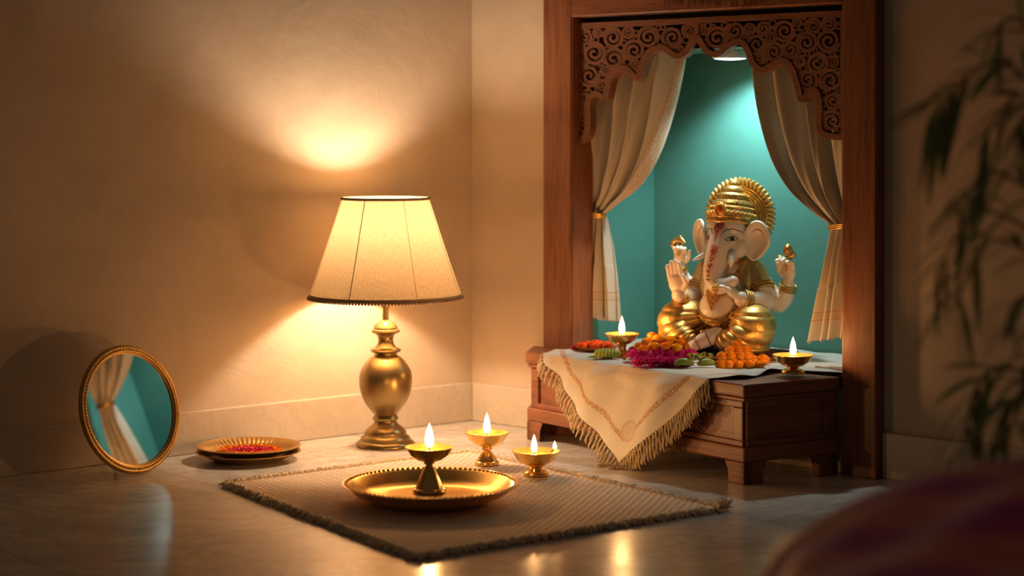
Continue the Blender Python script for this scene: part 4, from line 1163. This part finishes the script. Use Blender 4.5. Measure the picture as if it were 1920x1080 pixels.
def eye(cx_, cy_, s):
    n = 28; pts = []
    for k in range(n):
        g = 2*pi*k/n; x = 7.6*cos(g); y = 4.0*sin(g)*(1-abs(cos(g))**3*.6); pts.append((cx_+x*s, cy_+y+x*.10))
    P_ = project(T, pts, lift=.25); Cn = project(T, [(cx_, cy_)], lift=.7)
    if len(P_) != n: return
    m = MB(); m.add(P_+Cn, [(k, (k+1) % n, n) for k in range(n)]); e_ = m.build('eye', M['white'], head, sharp=180)
    m = MB(); m.tube(P_, .75*KS, 6, True); m.build('eyelid_line', M['black'], e_)
    P2 = project(T, [(cx_+3.0*cos(2*pi*k/20), cy_+3.2*sin(2*pi*k/20)) for k in range(20)], lift=.85); C2 = project(T, [(cx_, cy_)], lift=1.3)
    m = MB(); m.add(P2+C2, [(k, (k+1) % 20, 20) for k in range(20)]); m.build('pupil', M['black'], e_, sharp=180)
eye(24, 210, 1); eye(-24, 210, -1)
paint('eyebrow', [[(9, 218), (15, 225), (25, 228), (34, 224), (38, 219)]], M['black'], .8)
paint('eyebrow', [[(-9, 218), (-15, 225), (-25, 228), (-34, 224), (-38, 219)]], M['black'], .8)
fore = [[(-6, 240), (-8, 234), (-6, 227), (0, 224), (6, 228), (8, 235), (6, 240)], [(-3, 238), (-4, 233), (0, 229), (4, 234), (2, 239)], [(0, 240), (-2, 234), (3, 231)], [(0, 224), (0, 216), (0, 206)], [(-3, 223), (0, 221), (3, 223)]]
trk = [[(-5, 195), (0, 191), (5, 195), (7, 190), (3, 186)], [(-3, 199), (-2, 195)], [(2, 199), (2, 196)], [(0, 192), (-4, 187), (-1, 184), (4, 186), (8, 183)],
       [(-5, 180), (1, 182), (5, 179)], [(-2, 180), (-4, 175), (0, 172), (3, 176), (5, 173)], [(-5, 169), (2, 170)], [(-4, 166), (-6, 161), (-1, 160), (1, 165), (3, 160)], [(-6, 157), (0, 158)], [(-6, 154), (-7, 150), (-2, 151), (-2, 155)], [(-6, 147), (-1, 148)], [(-7, 144), (-3, 141), (-1, 145)], [(-8, 138), (-7, 134)], [(-4, 138), (-4, 133)], [(-1, 137), (-1, 134)]]
paint('forehead_mark', fore, M['red'], 1.25, lab='red painted flourish on the forehead'); paint('trunk_script', trk, M['red'], 1.15, lab='red painted script running down the trunk')
disc(T, (0, 190), 3.2, 3.0, 'red_dot', M['red'], .5)
# ---- hair behind face
m = MB(); ellS(m, (0, -6, 222), (46, 36, 34)); m.build('hair', M['black'], head)
# ---- crown
CRT = Vector((0, .17, 1)).normalized()
crc = L3(0, 4, 236)
def crot(): return Vector((0, 0, 1)).rotation_difference(CRT)
def clathe(m, prof, n=72, flute=0, amp=0, low=0):
    q = crot(); vs = []
    for (r, z) in prof:
        for k in range(n):
            g = 2*pi*k/n; rr = r*(1+(amp*abs(sin(g*flute/2)) if flute else 0)); x, y = rr*cos(g), rr*.92*sin(g)
            zz = z
            if z < 3 and low: zz = z-low*(.5-.5*sin(-g))*1.0 + (3.5*max(0, 1-abs(g-1.5*pi)/.35) if False else 0)-4.0*max(0, 1-abs(g-1.5*pi)/.4)
            vs.append((crc+q @ Vector((x, y, zz)))*KS)
    m.add(vs, [(i*n+k, i*n+(k+1) % n, (i+1)*n+(k+1) % n, (i+1)*n+k) for i in range(len(prof)-1) for k in range(n)])
m = MB(); clathe(m, [(40, 2), (46.5, 0), (48, 2), (46.5, 5), (45.5, 7), (47, 10), (45.5, 20), (42, 25), (43, 27), (41, 30), (35, 31)], low=9)
CR = m.build('crown', M['gold_dark'], ST_)
m = MB(); clathe(m, [(36, 29), (37, 32), (38, 36), (35, 41), (28, 43), (27, 45), (29, 48), (28.5, 52), (24, 56), (18, 57.5), (17, 59), (19, 62), (18, 66), (13, 70), (9, 71), (8, 72), (10, 75), (9, 79), (5, 83), (0, 84)], flute=26, amp=.05)
m.build('crown_tiers', M['gold_dark'], CR)
m = MB(); q = crot()
def cpt(g, r, z): return (crc+q @ Vector((r*cos(g), r*.92*sin(g), z)))*KS
for k in range(60):
    g = 2*pi*k/60; lo = -9*(.5+.5*sin(g)); m.ell(cpt(g, 47.3, 4+lo*.8-(3 if abs(g-1.5*pi) < .2 else 0)), 1.7*KS, seg=6, rings=5)
    m.ell(cpt(g, 42.8, 27.5), 1.8*KS, seg=6, rings=5)
for k in range(34):
    g = 2*pi*(k+.5)/34
    if abs(g-1.5*pi) < .22: continue
    c = cpt(g, 47, 16-3.5*(.5+.5*sin(g))); n_ = (c-crc*KS).normalized()
    for a_ in range(5):
        b = 2*pi*a_/5; m.ell(c+Vector((-sin(g)*cos(b), cos(g)*cos(b), sin(b)))*3.0*KS, 1.9*KS, seg=6, rings=5)
    m.ell(c, 1.8*KS, seg=6, rings=5)
for k in range(40): m.ell(cpt(2*pi*k/40, 38, 35), 1.5*KS, seg=6, rings=5)
for k in range(30): m.ell(cpt(2*pi*k/30, 28.5, 50), 1.4*KS, seg=6, rings=5)
m.build('beading', M['gold'], CR)
gm_ = cpt(1.5*pi, 48, 20); m = MB(); rot90 = Matrix.Rotation(radians(90), 3, 'X')
m.tube([gm_+Vector((9.5*cos(t), -1, 11.5*sin(t)))*KS for t in [2*pi*k/30 for k in range(30)]], 2.2*KS, 8, True)
m.ell(gm_, (9*KS, 2.5*KS, 11*KS)); 
for k in range(16):
    t = 2*pi*k/16; m.ell(gm_+Vector((12*cos(t), 0, 14*sin(t)))*KS, 1.7*KS, seg=6, rings=5)
m.build('gem_setting', M['gold'], CR)
m = MB(); m.ell(gm_+Vector((0, -2.2, 0))*KS, (5.2*KS, 2.6*KS, 6.2*KS), seg=8, rings=6); tag(m.build('gem', M['gem'], CR, smooth=False), 'orange red jewel on the crown front')
# ---- halo
m = MB(); HC = (0, -36, 250)
def hpt(g, r, f=0): return S(HC[0]+r*cos(g)*1.04, HC[1]+f, HC[2]+r*sin(g))
NHL = 96
m.add([hpt(2*pi*k/NHL, 61, 3) for k in range(NHL)]+[hpt(2*pi*k/NHL, 61, -4) for k in range(NHL)], [list(range(NHL)), list(range(NHL, 2*NHL))[::-1]]+[(k, (k+1) % NHL, NHL+(k+1) % NHL, NHL+k) for k in range(NHL)])
for r, t in ((55, 3.0), (49, 2.2), (44, 1.6), (36, 2.0)): m.tube([hpt(2*pi*k/80, r, 4) for k in range(80)], t*KS, 8, True)
HL = m.build('halo', M['gold'], ST_)
m = MB()
for k in range(46):
    g = 2*pi*(k+.5)/46; m.tube([hpt(g, 56.5, 3), hpt(g, 59, 4.5), hpt(g, 66, 4.5), hpt(g, 69.5, 3), hpt(g, 71, 0)], [1.6*KS, 3.6*KS, 4.4*KS, 3.9*KS, 1.5*KS], 10)
m.build('halo_fluting', M['gold'], HL)
m = MB()
for k in range(30):
    g = 2*pi*k/30; m.tube([hpt(g, 37, 3), hpt(g, 43, 3.5)], [1.2*KS, 1.9*KS], 6)
m.build('halo_rays', M['gold_dark'], HL)
# ---- jacket
m = MB()
ellS(m, (0, -4, 112), (50, 36, 52)); ellS(m, (0, 3, 146), (48.5, 27, 27))
capS(m, [(-42, 1, 151), (0, -3, 160), (42, 1, 151)], [22, 20, 22]); capS(m, [(50, 0, 148), (63, 5, 124), (67, 7, 118)], [22.5, 21.5, 21]); capS(m, [(-50, 0, 148), (-61, 7, 121), (-63, 10, 114)], [22.5, 21, 20.5])
capS(m, [(38, 12, 148), (40, 22, 112), (40, 14, 78)], [16, 16, 15]); capS(m, [(-38, 12, 148), (-40, 22, 112), (-40, 14, 78)], [16, 16, 15])
jacket = fuse(m, 'jacket', M['gold_pale'], 1.5, 6)
# ---- dhoti
m = MB()
ellS(m, (0, 8, 46), (62, 46, 40))
for sg in (-1, 1):
    capS(m, [(sg*34, 14, 50), (sg*62, 40, 54), (sg*80, 60, 52)], [38, 41, 40], 20)
    capS(m, [(sg*82, 62, 48), (sg*66, 84, 34), (sg*42, 96, 26)], [38, 27, 20], 20)
    ellS(m, (sg*58, 60, 12), (52, 42, 12))
def folds(c, n_):
    r, f, h = c.x, -c.y, c.z
    sg = 1 if r > 0 else -1
    a = atan2(h-66, abs(r)-4); rad = sqrt((h-66)**2+(abs(r)-4)**2)
    front = max(0, min(1, (f-20)/35)); m_ = max(0, min(1, (-a+.45)/.45))*max(0, min(1, (rad-10)/18))
    m_ *= front*(1-.65*max(0, min(1, (rad-95)/25)))
    return m_*(3.6*abs(sin(a*11.5+rad*.02+.3))**.6-2.6)
dhoti = fuse(m, 'dhoti', M['gold'], 1.5, 8, post=folds)
# hanging pleat between the knees, belt and pendant
TD = bvh(body, dhoti, jacket)
m = MB()
for j, h0 in enumerate((58, 54)):
    P_ = project(TD, [(r, h0+.011*r*r) for r in range(-38, 41, 2)], lift=1.2)
    m.tube(P_, [(3.6-j*.8)*KS]*len(P_), 8)
P_ = project(TD, [(r, 64+.011*r*r) for r in range(-38, 41, 2)], lift=1.4)
for p in P_: m.ell(p, 1.7*KS, seg=6, rings=5)
BL = m.build('belt', M['gold_dark'], ST_)
m = MB(); vs = []
rowsb = [(-22, 22, 63), (-17, 17, 58), (-11, 11, 52), (-5, 5, 46), (-.5, .5, 41)]
PV = []
for a_, b_, h_ in rowsb:
    row = project(TD, [(a_+(b_-a_)*k/10, h_) for k in range(11)], lift=2.2); PV.append(row if len(row) == 11 else None)
if all(PV):
    vs = [p for r_ in PV for p in r_]; m.add(vs, [(j*11+k, j*11+k+1, (j+1)*11+k+1, (j+1)*11+k) for j in range(4) for k in range(10)])
    for k in range(16):
        t = k/15; j = t*3.99; i = int(j); u_ = j-i
        for e_ in (0, 10): m.ell(PV[i][e_].lerp(PV[i+1][e_], u_), 1.7*KS, seg=6, rings=5)
    for j in range(3):
        for k in range(2, 9, 2): m.ell(PV[j+1][k], 2.2*KS, seg=6, rings=5)
    o = m.build('belt_pendant', M['gold_dark'], BL, sharp=180); solid(o, 1.6*KS, 0)
# ---- necklaces and sash
m = MB()
for w_, dp, hh in ((1.0, 26, 1.5), (1.0, 33, 1.6), (1.0, 40, 1.8)):
    pts = [(r, 168-dp-(22-abs(r)*.75)*1.0-.0*r) for r in [x*1.4 for x in range(-18, 19)]]
    P_ = project(TD, pts, lift=1.0)
    for p in P_: m.ell(p, hh*1.35*KS, seg=6, rings=5)
for k in range(12):
    t = k/11; n_ = int(15-14*t)
    for i in range(n_):
        P_ = project(TD, [((i-(n_-1)/2)*3.4, 118-t*38-.012*((i-(n_-1)/2)*3.4)**2)], lift=1.2)
        for p in P_: m.ell(p, 1.9*KS, seg=6, rings=5)
m.build('necklace', M['gold_dark'], ST_)
m = MB()
for j in range(3):
    pts = [(44-j*4.0-34*t, 172-60*t-j*2.2-6*sin(pi*t)) for t in [k/26 for k in range(27)]]
    P_ = project(TD, pts, lift=1.2)
    if len(P_) > 2:
        m.tube(P_, 1.5*KS, 6)
        for p in P_: m.ell(p, 2.3*KS, seg=6, rings=5)
m.build('beaded_sash', M['gold_dark'], ST_)
# ---- bangles and armlets
def bangles(name, c, axis, rad, n_, t, gap, beads=False, mat='gold'):
    m = MB(); a = L3(*axis).normalized(); c = L3(*c)
    for i in range(n_):
        ringS(m, tuple((c+a*(i-(n_-1)/2)*gap)*KS), a, rad*KS, t*KS)
    if beads:
        u = a.orthogonal().normalized(); v = a.cross(u)
        for i in range(26):
            g = 2*pi*i/26; m.ell((c+(u*cos(g)+v*sin(g))*(rad+.8))*KS, (2.6*KS,)*3, seg=6, rings=5)
    m.build(name, M[mat], ST_)
bangles('bangle', (59, 54, 98), (-.5, .85, .25), 18, 3, 2.2, 5.5)
bangles('bangle', (-75, 60, 99), (-.2, .75, .6), 17, 2, 2.2, 5)
bangles('bangle', (110, -13, 120), (.35, .12, .9), 15.5, 3, 2.1, 4.2)
bangles('bangle', (-108, 4, 146), (-.1, .15, 1), 13, 2, 2.0, 4.5)
bangles('armlet', (67, 7, 119), (.5, .28, -.9), 22.0, 2, 1.9, 11, True, 'gold_dark')
bangles('armlet', (-63, 9, 116), (-.12, .35, -1), 21.3, 2, 1.9, 11, True, 'gold_dark')
m = MB(); ringS(m, tuple(S(8, 103, 30)), L3(-.8, .45, -.4), 16.3*KS, 1.1*KS); ringS(m, tuple(S(-9, 113, 20)), L3(-.8, .45, -.5), 13.5*KS, .9*KS)
tag(m.build('foot_marking', M['redline'], ST_), 'thin red rings on the foot')
# ---- held attributes
m = MB()
P0 = L3(114, -2, 160)
m.tube([(P0+L3(0, 0, -10))*KS, (P0+L3(-1, 1, 14))*KS], 3*KS, 8)
m.ell((P0+L3(-12, 3, 14))*KS, (7*KS,)*3); 
for k in range(5):
    t = 2*pi*k/22; m.tube([(P0+L3(4+(8.5-k)*cos(a_), 4+k, 30+(10-k)*sin(a_)))*KS for a_ in [2*pi*i/22 for i in range(22)]], 1.6*KS, 6, True)
m.tube([(P0+L3(-4, 3, 12))*KS, (P0+L3(16, 0, 24))*KS], [5*KS, 6.5*KS], 10); m.ell((P0+L3(4, 4, 30))*KS, (8*KS, 5*KS, 9*KS))
tag(m.build('lotus_emblem', M['gold_dark'], ST_), 'gold flower emblem held in the raised hand')
m = MB(); P0 = L3(-107, 12, 186)
m.tube([(P0+L3(0, 0, -14))*KS, (P0+L3(1, 0, 12))*KS], [3.4*KS, 4.2*KS], 8)
m.tube([(P0+L3(-14, 0, 9))*KS, (P0+L3(-6, 0, 16))*KS, (P0+L3(6, 0, 16))*KS, (P0+L3(13, 0, 9))*KS], [4.5*KS, 5.5*KS, 6*KS, 4*KS], 10); m.ell((P0+L3(-13, 0, 7))*KS, (6*KS, 5*KS, 7*KS)); m.ell((P0+L3(2, 0, 21))*KS, (5*KS, 4*KS, 4*KS))
tag(m.build('axe_emblem', M['gold_dark'], ST_), 'gold axe head held in the raised hand')
m = MB(); m.ell(S(36, 80, 120), (5.5*KS, 5.5*KS, 5.5*KS), seg=16, rings=12)
for k in range(8):
    a_ = 2*pi*k/8; m.tube([S(36+5.4*cos(a_), 80+5.4*sin(a_), 118), S(36, 80, 127)], [1.0*KS, .5*KS], 6)
m.build('sweet', M['gold_pale'], ST_)
# ---- seat cushion with braided trim (its own thing)
cz = zc+.0036
CU = empty('seat_cushion', (sb.x, sb.y, cz), radians(-35)); tag(CU, 'maroon cushion with gold braided edges under the deity statue', 'cushion')
hk = sb.z-cz
def slab(m, z0, z1, sx, syf, syb, n=64):
    vs = []
    P_ = []
    for k in range(n):
        g = 2*pi*k/n; x = sx*(abs(cos(g))**.55)*(1 if cos(g) > 0 else -1); y = (abs(sin(g))**.55)*(1 if sin(g) > 0 else -1); y = y*(syb if y > 0 else syf)
        P_.append((x, y))
    for sc_, z in ((.97, z0), (1, z0+(z1-z0)*.2), (1, z0+(z1-z0)*.8), (.965, z1)): vs += [Vector((x*sc_, y*sc_, z)) for x, y in P_]
    fs = [(j*n+k, j*n+(k+1) % n, (j+1)*n+(k+1) % n, (j+1)*n+k) for j in range(3) for k in range(n)]+[list(range(n))[::-1], [3*n+k for k in range(n)]]
    m.add(vs, fs); return P_
SX, SF_, SB_ = 128*KS, 128*KS, 52*KS
m = MB(); P_ = slab(m, 0, hk+.0015, SX, SF_, SB_); m.build('pad', M['cushion'], CU)
m = MB()
L_ = [Vector((x, y, 0)) for x, y in P_]; tot = []
for a_, b_ in zip(L_, L_[1:]+L_[:1]):
    n_ = max(1, int((b_-a_).length/.0034))
    for k in range(n_): tot.append(a_.lerp(b_, k/n_))
for p in tot:
    o_ = p.normalized()
    m.tube([p*1.002+Z*(hk*.98), p+o_*.0032+Z*hk*.80, p*1.002+Z*hk*.58], .0014, 5)
tag(m.build('braid', M['gold'], CU), 'gold braided trim')
m = MB(); vs = []; N_ = 40
m.grid(lambda u, v: Vector(((-.075+.105*u), -SF_*(.60+.37*v), hk+.0022+.0014*sin(u*9)*v)), 20, 10); tag(m.build('cover_cloth', M['slate'], CU), 'grey cloth on the cushion top')
